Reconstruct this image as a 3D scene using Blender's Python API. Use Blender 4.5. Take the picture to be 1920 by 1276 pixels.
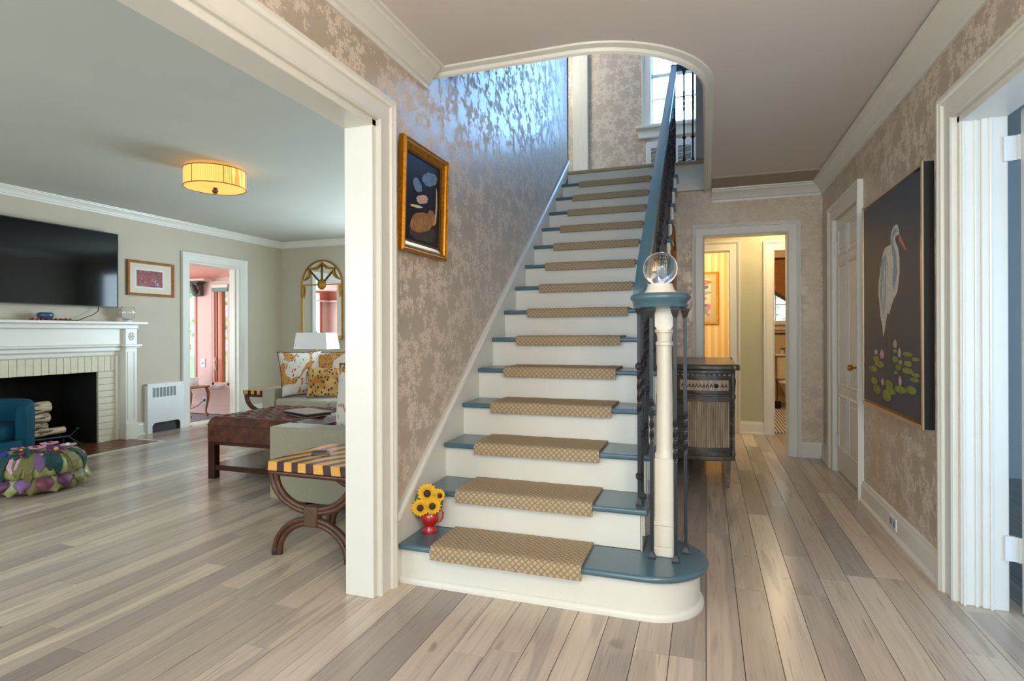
import bpy, bmesh, math, random
from mathutils import Vector, Matrix, Euler, noise
S = bpy.context.scene
for o in list(bpy.data.objects): bpy.data.objects.remove(o, do_unlink=True)
C = S.collection
R = random.Random(7)
PI = math.pi

# ------------------------------------------------------------------ camera, world, lights, exposure
cam_d = bpy.data.cameras.new('camera'); cam = bpy.data.objects.new('camera', cam_d); C.objects.link(cam)
cam_d.sensor_fit = 'HORIZONTAL'; cam_d.sensor_width = 36.0
cam_d.lens = 1061.18 / 1920 * 36.0
cam_d.shift_y = -14.84 / 1920
cam_d.clip_start = 0.05; cam_d.clip_end = 200
cam.location = (0, 0, 1.14207)
cam.rotation_euler = (Matrix.Rotation(0.330212, 4, 'Z') @ Matrix.Rotation(PI/2, 4, 'X') @ Matrix.Rotation(-0.003395, 4, 'Z')).to_euler()
S.camera = cam
S.view_settings.view_transform = 'Standard'
S.view_settings.look = 'None'
S.view_settings.exposure = 0.12
S.view_settings.gamma = 1.0
S.view_settings.use_curve_mapping = False

wd = bpy.data.worlds.new('sky'); S.world = wd; wd.use_nodes = True
bg = wd.node_tree.nodes['Background']
bg.inputs[0].default_value = (0.62, 0.87, 1.0, 1); bg.inputs[1].default_value = 2.4

def area(name, loc, rot, sx, sy, power, col):
    l = bpy.data.lights.new(name, 'AREA'); l.shape = 'RECTANGLE'; l.size = sx; l.size_y = sy
    l.energy = power; l.color = col
    o = bpy.data.objects.new(name, l); o.location = loc; o.rotation_euler = rot; C.objects.link(o); return o
def point(name, loc, power, col, r=0.05):
    l = bpy.data.lights.new(name, 'POINT'); l.energy = power; l.color = col; l.shadow_soft_size = r
    o = bpy.data.objects.new(name, l); o.location = loc; C.objects.link(o); return o
# daylight standing in the window and door openings of the house
area('daylight_entry', (-0.15, -1.50, 1.45), (PI/2-.30, 0, 0), 1.7, 1.9, 40, (0.86, 0.93, 1.0))            # glazed entry door behind the camera
area('daylight_living_front', (-3.9, -1.52, 1.45), (PI/2, 0, 0), 3.4, 1.5, 62, (0.84, 0.92, 1.0))
area('daylight_living_garden', (-2.9, 6.91, 1.4), (-PI/2, 0, 0), 1.5, 1.5, 140, (0.66, 0.84, 1.0))        # window in the far living room wall
area('daylight_upper_window', (-0.25, 7.03, 4.2), (-PI/2, 0, 0), .75, 1.3, 85, (0.20, 0.48, 1.0))
area('daylight_sunroom', (-8.55, 4.3, 1.3), (0, -PI/2, 0), 1.6, 3.0, 80, (0.95, 0.98, 1.0))
area('daylight_side_room', (2.4, 0.3, 1.0), (PI/2, 0, 0.05), 1.6, 1.6, 48, (0.36, 0.64, 1.0))
point('back_hall_light', (0.75, 6.32, 2.36), 20, (1.0, 0.76, 0.46), 0.08)
point('yellow_room_light', (-0.4, 7.7, 2.3), 30, (1.0, 0.86, 0.62), 0.08)
point('bathroom_light', (1.0, 8.3, 2.3), 18, (1.0, 0.76, 0.46), 0.08)
point('foyer_fill', (0.62, 0.05, 1.85), 62, (1.0, 0.88, 0.74), 0.22)  # added fill brightening the left wall and ceiling, no fixture hangs here
point('upper_hall_fill', (-2.0, 5.9, 4.7), 36, (1.0, 0.95, 0.88), 0.15)  # unseen fill added to lift the dim walls around the landing

# ------------------------------------------------------------------ materials
def lin(c):
    r = []
    for v in c:
        v = v/255.0
        r.append(v/12.92 if v <= 0.04045 else ((v+0.055)/1.055)**2.4)
    return (r[0], r[1], r[2], 1)
MATS = {}
class NT:
    def __init__(s, name):
        s.m = bpy.data.materials.new(name); s.m.use_nodes = True; s.t = s.m.node_tree
        s.b = s.t.nodes['Principled BSDF']
    def n(s, typ, **kw):
        nd = s.t.nodes.new(typ)
        for k, v in kw.items():
            if k.startswith('i_'):
                key = k[2:]
                nd.inputs[int(key) if key.isdigit() else key.replace('_', ' ')].default_value = v
            else: setattr(nd, k, v)
        return nd
    def l(s, a, b): s.t.links.new(a, b)
    def math(s, op, a, b=None, c=None):
        nd = s.t.nodes.new('ShaderNodeMath'); nd.operation = op
        for i, v in enumerate((a, b, c)):
            if v is None: continue
            if isinstance(v, (int, float)): nd.inputs[i].default_value = v
            else: s.l(v, nd.inputs[i])
        return nd.outputs[0]
    def mix(s, f, a, b):
        nd = s.t.nodes.new('ShaderNodeMix'); nd.data_type = 'RGBA'
        for i, v in ((0, f), (6, a), (7, b)):
            if hasattr(v, 'is_linked'): s.l(v, nd.inputs[i])
            else: nd.inputs[i].default_value = v
        return nd.outputs[2]
    def ramp(s, f, stops, interp='LINEAR'):
        nd = s.t.nodes.new('ShaderNodeValToRGB'); nd.color_ramp.interpolation = interp
        el = nd.color_ramp.elements
        el.remove(el[1]); el[0].position = stops[0][0]
        el[0].color = stops[0][1] if len(stops[0][1]) == 4 else (*stops[0][1], 1)
        for p, c in stops[1:]: el.new(p).color = c if len(c) == 4 else (*c, 1)
        s.l(f, nd.inputs[0]); return nd.outputs[0]
    def pos(s): return s.n('ShaderNodeNewGeometry').outputs['Position']
    def obj(s): return s.n('ShaderNodeTexCoord').outputs['Object']
    def noise(s, vec, scale, detail=3, rough=0.5, dist=0.0):
        nd = s.n('ShaderNodeTexNoise'); nd.inputs['Scale'].default_value = scale; nd.inputs['Detail'].default_value = detail
        nd.inputs['Roughness'].default_value = rough; nd.inputs['Distortion'].default_value = dist
        if vec is not None: s.l(vec, nd.inputs['Vector'])
        return nd.outputs[0]
    def scale(s, vec, v):
        nd = s.n('ShaderNodeMapping'); nd.inputs['Scale'].default_value = v; s.l(vec, nd.inputs[0]); return nd.outputs[0]
    def bump(s, h, strength=0.2, dist=0.002):
        nd = s.n('ShaderNodeBump'); nd.inputs['Strength'].default_value = strength; nd.inputs['Distance'].default_value = dist
        s.l(h, nd.inputs['Height']); s.l(nd.outputs[0], s.b.inputs['Normal'])
def M(name, rgb, rough=0.5, metal=0.0, var=0.06, vs=8.0, bump=0.0, bs=60.0, emit=None, es=0.0, coat=0.0, spec=None, sheen=0.0):
    """plain paint, cloth, wood or metal with slight noise variation in colour"""
    k = NT(name); base = lin(rgb)
    if var:
        f = k.noise(k.pos(), vs, 3)
        dk = tuple(c*(1-var) for c in base[:3])+(1,); lt = tuple(min(1, c*(1+var)) for c in base[:3])+(1,)
        k.l(k.ramp(f, [(0.3, dk), (0.7, lt)]), k.b.inputs['Base Color'])
    else: k.b.inputs['Base Color'].default_value = base
    k.b.inputs['Roughness'].default_value = rough; k.b.inputs['Metallic'].default_value = metal
    if bump: k.bump(k.noise(k.pos(), bs, 4), bump, 0.003)
    if coat: k.b.inputs['Coat Weight'].default_value = coat; k.b.inputs['Coat Roughness'].default_value = 0.1
    if spec is not None: k.b.inputs['Specular IOR Level'].default_value = spec
    if sheen: k.b.inputs['Sheen Weight'].default_value = sheen
    if emit: k.b.inputs['Emission Color'].default_value = lin(emit); k.b.inputs['Emission Strength'].default_value = es
    MATS[name] = k.m; return k.m

M('white_trim', (226, 224, 214), 0.32, var=0.015, bump=0.03, bs=30)
M('cream_trim', (230, 222, 204), 0.35, var=0.015)
M('white_metal', (225, 228, 228), 0.4, var=0.01)
M('ceiling_paint', (226, 218, 212), 0.7, var=0.015, vs=2, bump=0.03, bs=12)
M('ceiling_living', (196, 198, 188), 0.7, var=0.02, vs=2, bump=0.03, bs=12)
M('taupe_paint', (172, 160, 145), 0.7, var=0.02)
M('living_paint', (193, 183, 163), 0.62, var=0.02, vs=3, bump=0.03, bs=50)
M('upper_white', (228, 226, 220), 0.6, var=0.01)
M('pink_paint', (228, 194, 186), 0.55, var=0.02)
M('pink_dark', (212, 146, 128), 0.55, var=0.03)
M('salmon_wood', (205, 110, 66), 0.45, var=0.05)
M('yellow_room', (236, 208, 150), 0.6, var=0.02)
M('sage_paint', (190, 184, 150), 0.6, var=0.02)
M('bath_tile', (214, 184, 140), 0.3, var=0.04)
M('bath_line', (60, 40, 25), 0.3)
M('teal_paint', (74, 106, 118), 0.3, var=0.05, vs=12, coat=0.3)
M('black_iron', (46, 46, 51), 0.4, 0.4, var=0.1)
M('gold', (190, 128, 30), 0.32, 0.75, var=0.25, vs=60)
M('gold_dark', (120, 80, 30), 0.45, 0.6, var=0.25, vs=60)
M('champagne', (206, 186, 158), 0.35, 0.5, var=0.06)
M('black_paint', (14, 14, 18), 0.5, var=0.0)
M('black_gloss', (4, 5, 8), 0.07, var=0.0, spec=0.25)
M('firebox_black', (10, 10, 10), 0.9, var=0.3, vs=10)
M('brick_cream', (214, 208, 182), 0.6, var=0.04, vs=25, bump=0.4, bs=70)
M('mortar', (192, 186, 162), 0.9, var=0.05, bump=0.4)
M('hearth_tile', (112, 62, 44), 0.3, var=0.15, vs=14)
M('teal_velvet', (0, 66, 86), 0.7, var=0.12, vs=5, spec=0.2)
M('silk_green', (148, 154, 98), 0.4, var=0.2, vs=20)
M('silk_dark_green', (10, 62, 60), 0.45, var=0.15, vs=25)
M('silk_purple', (84, 36, 76), 0.5, var=0.25, vs=30)
M('silk_plum', (104, 46, 66), 0.5, var=0.2, vs=30)
M('silk_blue', (24, 50, 140), 0.4, var=0.3, vs=50)
M('silk_pink', (196, 150, 170), 0.5, var=0.15, vs=40)
M('silk_red', (130, 20, 40), 0.5, var=0.1)
M('silk_lilac', (118, 84, 134), 0.5, var=0.1)
M('silk_olive', (110, 106, 56), 0.5, var=0.2, vs=40)
M('silk_gold', (205, 170, 70), 0.4, var=0.1)
M('sofa_fabric', (150, 142, 120), 0.85, var=0.05, vs=120, bump=0.2, bs=700, sheen=0.2)
M('sofa_fabric_far', (172, 164, 146), 0.85, var=0.04, vs=120, bump=0.2, bs=700, sheen=0.2)
M('dark_foot', (44, 26, 18), 0.4)
M('dark_cherry', (58, 30, 24), 0.16, var=0.2, vs=10)
M('rattan', (82, 50, 32), 0.32, var=0.35, vs=30, bump=0.15, bs=150)
M('rattan_wrap', (88, 62, 40), 0.45, var=0.35, vs=140, bump=0.5, bs=260)
M('linen_white', (226, 226, 224), 0.8, var=0.01)
M('brass', (176, 138, 66), 0.3, 0.8, var=0.05)
M('shell_white', (232, 226, 214), 0.4)
M('navy_glass', (24, 34, 60), 0.15)
M('candle_orange', (226, 140, 60), 0.5)
M('book_dark', (30, 28, 30), 0.4, var=0.3, vs=90)
M('book_pages', (150, 130, 116), 0.6, var=0.1)
M('card_leather', (120, 104, 92), 0.35)
M('log_end', (190, 160, 100), 0.8, var=0.2, vs=40)
M('flower_red', (178, 24, 22), 0.22, var=0.05, coat=0.5)
M('sun_yellow', (250, 190, 18), 0.42, var=0.12, vs=60)
M('sun_brown', (62, 38, 26), 0.6, var=0.3, vs=120, bump=0.4, bs=300)
M('leaf_green', (58, 110, 78), 0.45, var=0.25, vs=50)
M('mat_board', (214, 206, 186), 0.7, var=0.01)
M('mat_board2', (196, 180, 132), 0.7, var=0.02)
M('picture_wood', (150, 96, 40), 0.4, var=0.2, vs=30)
M('corbel_grey', (84, 82, 76), 0.6, var=0.3, vs=30, bump=0.5, bs=60)
M('blind_green', (122, 152, 142), 0.6, var=0.05)
M('sunroom_floor', (110, 112, 120), 0.35, var=0.1)
M('table_wood', (140, 78, 36), 0.35, var=0.2, vs=14)
M('ceramic_white', (232, 230, 224), 0.25, var=0.0)
M('porcelain', (232, 214, 180), 0.2, var=0.0)
M('outlet_white', (226, 230, 232), 0.4, var=0.0)
M('slot_dark', (60, 60, 64), 0.6, var=0.0)
M('grille_grey', (128, 134, 132), 0.6, var=0.05)
M('brown_shade', (150, 92, 40), 0.8, var=0.25, vs=60)
M('grass_green', (168, 182, 140), 0.9, var=0.3)
M('leaf_light', (196, 212, 164), 0.7, var=0.5, vs=6)
M('bark', (90, 76, 60), 0.9, var=0.2)
M('tan_nosing', (178, 158, 124), 0.5, var=0.08)
M('bowl_blue', (40, 78, 100), 0.25, var=0.2, vs=40, coat=0.5)
M('bead_red', (150, 24, 26), 0.3)
M('cable_black', (20, 20, 22), 0.5, var=0)
M('exterior_white', (210, 214, 214), 0.8, var=0)
M('rug_binding', (150, 126, 96), 0.9, var=0.1, vs=100)
M('gilt_sun', (170, 130, 44), 0.4, 0.6, var=0.2, vs=60)

def glass(name, rgb=(250, 252, 252), rough=0.0, ior=1.45):
    k = NT(name); k.b.inputs['Base Color'].default_value = lin(rgb); k.b.inputs['Roughness'].default_value = rough
    k.b.inputs['Transmission Weight'].default_value = 1.0; k.b.inputs['IOR'].default_value = ior; MATS[name] = k.m
glass('crystal', (255, 255, 255), 0.0, 1.5)
glass('window_glass', (248, 252, 252), 0.0, 1.02)
def mirror_mat():
    k = NT('mirror_glass'); k.b.inputs['Base Color'].default_value = (0.86, 0.88, 0.88, 1); k.b.inputs['Metallic'].default_value = 1; k.b.inputs['Roughness'].default_value = 0.02
    MATS['mirror_glass'] = k.m
mirror_mat()

def wallpaper():
    """taupe paper, satin blossoms and leaf sprays that catch the light"""
    k = NT('wallpaper')
    sep = k.n('ShaderNodeSeparateXYZ'); k.l(k.pos(), sep.inputs[0])
    u = k.math('ADD', sep.outputs[0], sep.outputs[1]); v = sep.outputs[2]
    cmb = k.n('ShaderNodeCombineXYZ'); k.l(u, cmb.inputs[0]); k.l(v, cmb.inputs[1])
    uv = cmb.outputs[0]
    def blossoms(scale, rad, amp, petals, rnd):
        vo = k.n('ShaderNodeTexVoronoi'); vo.voronoi_dimensions = '2D'; vo.inputs['Scale'].default_value = scale; vo.inputs['Randomness'].default_value = rnd
        k.l(uv, vo.inputs['Vector'])
        sub = k.n('ShaderNodeVectorMath', operation='SUBTRACT'); k.l(uv, sub.inputs[0]); k.l(vo.outputs['Position'], sub.inputs[1])
        s2 = k.n('ShaderNodeSeparateXYZ'); k.l(sub.outputs[0], s2.inputs[0])
        ang = k.math('ARCTAN2', s2.outputs[1], s2.outputs[0])
        sc = k.n('ShaderNodeSeparateColor'); k.l(vo.outputs['Color'], sc.inputs[0])
        ang = k.math('ADD', ang, k.math('MULTIPLY', sc.outputs[0], 6.28))
        w = k.math('ADD', k.math('SINE', k.math('MULTIPLY', ang, petals)), k.math('MULTIPLY', k.math('SINE', k.math('MULTIPLY', ang, petals*3+1)), 0.45))
        lim = k.math('MULTIPLY', k.math('ADD', k.math('MULTIPLY', w, amp), 1.0), k.math('MULTIPLY', k.math('ADD', k.math('MULTIPLY', sc.outputs[1], 0.5), 0.75), rad))
        d = k.math('SUBTRACT', lim, vo.outputs['Distance'])
        return k.math('MULTIPLY', k.math('MAXIMUM', k.math('MINIMUM', k.math('MULTIPLY', d, 14.0), 1.0), 0.0), 1.0)
    f1 = blossoms(5.6, 0.36, 0.2, 6.0, 0.85)
    f2 = blossoms(15.0, 0.34, 0.4, 4.0, 1.0)
    nz = k.noise(uv, 30, 2, 0.5, 2.6)
    f3 = k.math('MAXIMUM', k.math('MINIMUM', k.math('MULTIPLY', k.math('SUBTRACT', nz, 0.53), 22), 1), 0)
    f = k.math('MAXIMUM', k.math('MAXIMUM', f1, f2), k.math('MULTIPLY', f3, 0.8))
    col = k.mix(f, lin((224, 208, 190)), lin((195, 180, 162)))
    fine = k.noise(uv, 90, 2)
    col = k.mix(k.math('MULTIPLY', fine, 0.2), col, lin((200, 184, 166)))
    k.l(col, k.b.inputs['Base Color'])
    k.l(k.math('SUBTRACT', 0.74, k.math('MULTIPLY', f, 0.38)), k.b.inputs['Roughness'])
    k.l(k.math('MULTIPLY', f, 0.25), k.b.inputs['Metallic'])
    MATS['wallpaper'] = k.m
wallpaper()

def planks_mat():
    k = NT('oak_planks')
    p = k.pos(); oi = k.n('ShaderNodeObjectInfo').outputs['Random']; ri = k.n('ShaderNodeNewGeometry').outputs['Random Per Island']
    rnd = k.math('FRACT', k.math('ADD', oi, k.math('MULTIPLY', ri, 0.73)))
    off = k.n('ShaderNodeCombineXYZ'); k.l(k.math('MULTIPLY', rnd, 37.0), off.inputs[2]); k.l(k.math('MULTIPLY', rnd, 11.0), off.inputs[1])
    add = k.n('ShaderNodeVectorMath', operation='ADD'); k.l(p, add.inputs[0]); k.l(off.outputs[0], add.inputs[1])
    v = add.outputs[0]
    grain = k.noise(k.scale(v, (34, 1.3, 1)), 1.0, 5, 0.6, 0.9)
    patch = k.noise(k.scale(v, (6, 0.45, 1)), 1.0, 2, 0.45, 0.9)
    streak = k.noise(k.scale(v, (110, 3.5, 1)), 1.0, 3, 0.6, 0.3)
    base = k.ramp(rnd, [(0.0, lin((212, 194, 174))), (0.2, lin((190, 172, 156))), (0.4, lin((220, 202, 180))), (0.55, lin((170, 154, 142))), (0.75, lin((204, 186, 168))), (0.88, lin((152, 138, 130))), (1.0, lin((198, 180, 164)))])
    col = k.mix(k.ramp(patch, [(0.53, (0, 0, 0)), (0.555, (0.48, 0.48, 0.48))]), base, lin((154, 142, 134)))
    col = k.mix(k.ramp(grain, [(0.45, (0, 0, 0)), (0.8, (0.38, 0.38, 0.38))]), col, lin((124, 112, 102)))
    col = k.mix(k.ramp(streak, [(0.58, (0, 0, 0)), (0.72, (0.42, 0.42, 0.42))]), col, lin((96, 84, 76)))
    knot = k.noise(k.scale(v, (9, 5, 1)), 1.0, 2, 0.4, 0.8)
    col = k.mix(k.ramp(knot, [(0.735, (0, 0, 0)), (0.80, (0.5, 0.5, 0.5))]), col, lin((104, 96, 94)))
    k.l(col, k.b.inputs['Base Color'])
    k.l(k.math('ADD', 0.15, k.math('MULTIPLY', grain, 0.16)), k.b.inputs['Roughness'])
    k.bump(grain, 0.07, 0.001)
    MATS['oak_planks'] = k.m
planks_mat()
M('gap_dark', (60, 50, 42), 0.8, var=0)

def rug_mat():
    k = NT('sisal_weave')
    uvn = k.n('ShaderNodeUVMap').outputs[0]
    sep = k.n('ShaderNodeSeparateXYZ'); k.l(uvn, sep.inputs[0])
    a = k.math('ADD', sep.outputs[0], sep.outputs[1]); b = k.math('SUBTRACT', sep.outputs[0], sep.outputs[1])
    def tri(x):   # distance to the nearest lattice line
        fr = k.math('FRACT', k.math('MULTIPLY', x, 36.0)); return k.math('ABSOLUTE', k.math('SUBTRACT', fr, 0.5))
    m = k.math('MULTIPLY', k.math('MAXIMUM', tri(a), tri(b)), 2.0)        # 1 on the lattice lines
    nz = k.noise(uvn, 420, 2, 0.6)
    line = k.math('MINIMUM', k.math('MAXIMUM', k.math('MULTIPLY', k.math('SUBTRACT', m, 0.62), 4), 0), 1)
    col = k.mix(line, lin((200, 180, 148)), lin((162, 138, 108)))
    col = k.mix(k.math('MULTIPLY', k.ramp(nz, [(0.35, (0, 0, 0)), (0.7, (1, 1, 1))]), 0.45), col, lin((140, 120, 94)))
    k.l(col, k.b.inputs['Base Color']); k.b.inputs['Roughness'].default_value = 0.95
    k.b.inputs['Specular IOR Level'].default_value = 0.1
    k.bump(k.math('ADD', k.math('SUBTRACT', 1.0, line), k.math('MULTIPLY', nz, 0.8)), 0.7, 0.004)
    MATS['sisal_weave'] = k.m
rug_mat()

def stripes(name, c1, c2, scale, dist, thr=(0.45, 0.5), vec='obj', rot=(0, 0, 0), rough=0.4, vscale=(1, 1, 1), detail=1.5):
    k = NT(name); v = k.obj() if vec == 'obj' else k.pos()
    mp = k.n('ShaderNodeMapping'); mp.inputs['Rotation'].default_value = rot; mp.inputs['Scale'].default_value = vscale; k.l(v, mp.inputs[0])
    w = k.n('ShaderNodeTexWave'); w.inputs['Scale'].default_value = scale; w.inputs['Distortion'].default_value = dist; w.inputs['Detail'].default_value = detail
    w.inputs['Detail Scale'].default_value = 0.8
    k.l(mp.outputs[0], w.inputs[0])
    k.l(k.ramp(w.outputs[1], [(thr[0], lin(c1)), (thr[1], lin(c2))]), k.b.inputs['Base Color']); k.b.inputs['Roughness'].default_value = rough
    MATS[name] = k.m; return k
stripes('tiger_stripes', (60, 38, 30), (226, 164, 74), 3.3, 3.6, (0.42, 0.47), rough=0.16, rot=(0, 0, 0.3), detail=1.0)
stripes('mat_stripes', (110, 96, 92), (226, 214, 206), 9, 0, (0.45, 0.55), vec='pos', rough=0.8)
stripes('wall_stripes', (232, 200, 134), (244, 224, 176), 3.5, 0, (0.4, 0.6), vec='pos', rough=0.6)
k = stripes('lamp_shade_amber', (214, 140, 50), (250, 200, 110), 60, 4, (0.2, 0.8), vec='pos', rough=0.7, vscale=(1, 1, 0.1))
em = k.b.inputs['Base Color'].links[0].from_socket
k.l(em, k.b.inputs['Emission Color']); k.b.inputs['Emission Strength'].default_value = 1.1
k.b.inputs['Transmission Weight'].default_value = 0.0
M('lamp_diffuser', (250, 205, 120), 0.5, var=0.04, vs=30, emit=(252, 200, 110), es=1.3)
M('bulb_glow', (255, 240, 200), 0.5, var=0, emit=(255, 235, 190), es=14)

def leather():
    k = NT('oxblood_leather'); n = k.noise(k.pos(), 14, 4); n2 = k.noise(k.pos(), 160, 3)
    k.l(k.ramp(n, [(0.3, lin((62, 32, 26))), (0.7, lin((100, 56, 42)))]), k.b.inputs['Base Color'])
    k.b.inputs['Roughness'].default_value = 0.24; k.bump(n2, 0.1, 0.001); MATS['oxblood_leather'] = k.m
leather()
def cabinet_wood():
    k = NT('smoked_wood'); n = k.noise(k.scale(k.pos(), (3, 3, 14)), 2.0, 5, 0.6, 0.5)
    k.l(k.ramp(n, [(0.3, lin((52, 47, 40))), (0.55, lin((88, 80, 68))), (0.75, lin((122, 110, 90)))]), k.b.inputs['Base Color'])
    k.b.inputs['Roughness'].default_value = 0.3; k.b.inputs['Metallic'].default_value = 0.25; MATS['smoked_wood'] = k.m
    k = NT('smoked_wood_light'); n = k.noise(k.scale(k.pos(), (40, 40, 4)), 1.0, 4)
    k.l(k.ramp(n, [(0.3, lin((150, 126, 100))), (0.7, lin((196, 170, 138)))]), k.b.inputs['Base Color'])
    k.b.inputs['Roughness'].default_value = 0.42; MATS['smoked_wood_light'] = k.m
cabinet_wood()
def birch():
    k = NT('birch_bark'); n = k.noise(k.scale(k.pos(), (20, 4, 40)), 1.0, 4, 0.6, 0.6)
    k.l(k.ramp(n, [(0.44, lin((84, 70, 56))), (0.50, lin((200, 180, 148))), (0.8, lin((226, 212, 184)))]), k.b.inputs['Base Color'])
    k.b.inputs['Roughness'].default_value = 0.7; k.bump(n, 0.3, 0.004); MATS['birch_bark'] = k.m
birch()
def pillow_mats():
    # spotted animal cloth
    k = NT('leopard_cloth'); vo = k.n('ShaderNodeTexVoronoi', i_Scale=34.0); k.l(k.scale(k.obj(), (1, 1, 0.6)), vo.inputs['Vector'])
    n = k.noise(k.obj(), 40, 2); d = k.math('ADD', vo.outputs['Distance'], k.math('MULTIPLY', n, 0.25))
    base = k.ramp(k.noise(k.obj(), 7, 2), [(0.35, lin((170, 112, 44))), (0.65, lin((214, 176, 112)))])
    k.l(k.mix(k.ramp(d, [(0.42, (1, 1, 1)), (0.50, (0, 0, 0))]), base, lin((62, 38, 20))), k.b.inputs['Base Color'])
    k.b.inputs['Roughness'].default_value = 0.8; MATS['leopard_cloth'] = k.m
    # cream cloth printed with rust feathers and a spotted cat
    for nm, seed, t0 in (('safari_print', 3.0, 0.56), ('safari_print_near', 9.0, 0.58)):
        k = NT(nm); add = k.n('ShaderNodeVectorMath', operation='ADD', i_1=(seed, seed*0.7, seed*1.3)); k.l(k.obj(), add.inputs[0]); v = add.outputs[0]
        big = k.noise(v, 4.5, 1, 0.4, 0.8); big2 = k.noise(v, 6.0, 1, 0.4, 2.5); sp = k.n('ShaderNodeTexVoronoi', i_Scale=44.0); k.l(v, sp.inputs['Vector'])
        wv = k.n('ShaderNodeTexWave', i_Scale=16.0, i_Distortion=5.0); k.l(v, wv.inputs[0])
        spots = k.mix(k.ramp(sp.outputs['Distance'], [(0.25, (1, 1, 1)), (0.35, (0, 0, 0))]), lin((190, 132, 60)), lin((60, 36, 20)))
        feat = k.mix(k.ramp(wv.outputs[1], [(0.4, (0, 0, 0)), (0.55, (1, 1, 1))]), lin((150, 66, 36)), lin((206, 186, 164)))
        col = k.mix(k.ramp(big, [(t0, (0, 0, 0)), (t0+0.01, (1, 1, 1))]), lin((206, 200, 186)), spots)
        col = k.mix(k.ramp(big2, [(t0+0.06, (0, 0, 0)), (t0+0.07, (1, 1, 1))]), col, feat)
        k.l(col, k.b.inputs['Base Color']); k.b.inputs['Roughness'].default_value = 0.75; MATS[nm] = k.m
pillow_mats()
def pictures():
    k = NT('autumn_print'); n = k.noise(k.pos(), 22, 4, 0.6, 1.0)
    k.l(k.ramp(n, [(0.3, lin((34, 40, 36))), (0.43, lin((96, 26, 26))), (0.53, lin((176, 52, 36))), (0.60, lin((60, 50, 60))), (0.68, lin((190, 186, 190)))]), k.b.inputs['Base Color'])
    k.b.inputs['Roughness'].default_value = 0.5; MATS['autumn_print'] = k.m
    k = NT('dusk_canvas'); n = k.noise(k.pos(), 2.2, 3); n2 = k.noise(k.pos(), 60, 3)
    k.l(k.ramp(n, [(0.3, lin((68, 72, 76))), (0.6, lin((58, 70, 90))), (0.8, lin((50, 66, 86)))]), k.b.inputs['Base Color'])
    k.b.inputs['Roughness'].default_value = 0.5; k.bump(n2, 0.2, 0.001); MATS['dusk_canvas'] = k.m
    M('night_canvas', (20, 22, 34), 0.3, var=0.2, vs=6)
    M('oil_blue', (96, 122, 150), 0.5, var=0.3, vs=50); M('oil_peach', (196, 160, 136), 0.5, var=0.15, vs=30)
    M('oil_ochre', (160, 112, 48), 0.5, var=0.35, vs=35); M('oil_cream', (206, 190, 150), 0.5, var=0.2, vs=40); M('oil_umber', (64, 52, 40), 0.5, var=0.3, vs=35)
    M('oil_white', (206, 208, 200), 0.5, var=0.15, vs=45); M('oil_grey_blue', (140, 158, 170), 0.5, var=0.2, vs=40)
    M('oil_orange', (200, 112, 68), 0.5, var=0.2, vs=50); M('oil_lily', (128, 140, 58), 0.5, var=0.35, vs=18); M('oil_pink', (186, 166, 170), 0.5, var=0.2, vs=40)
    M('oil_leg', (74, 72, 70), 0.5, var=0.1)
pictures()

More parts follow.
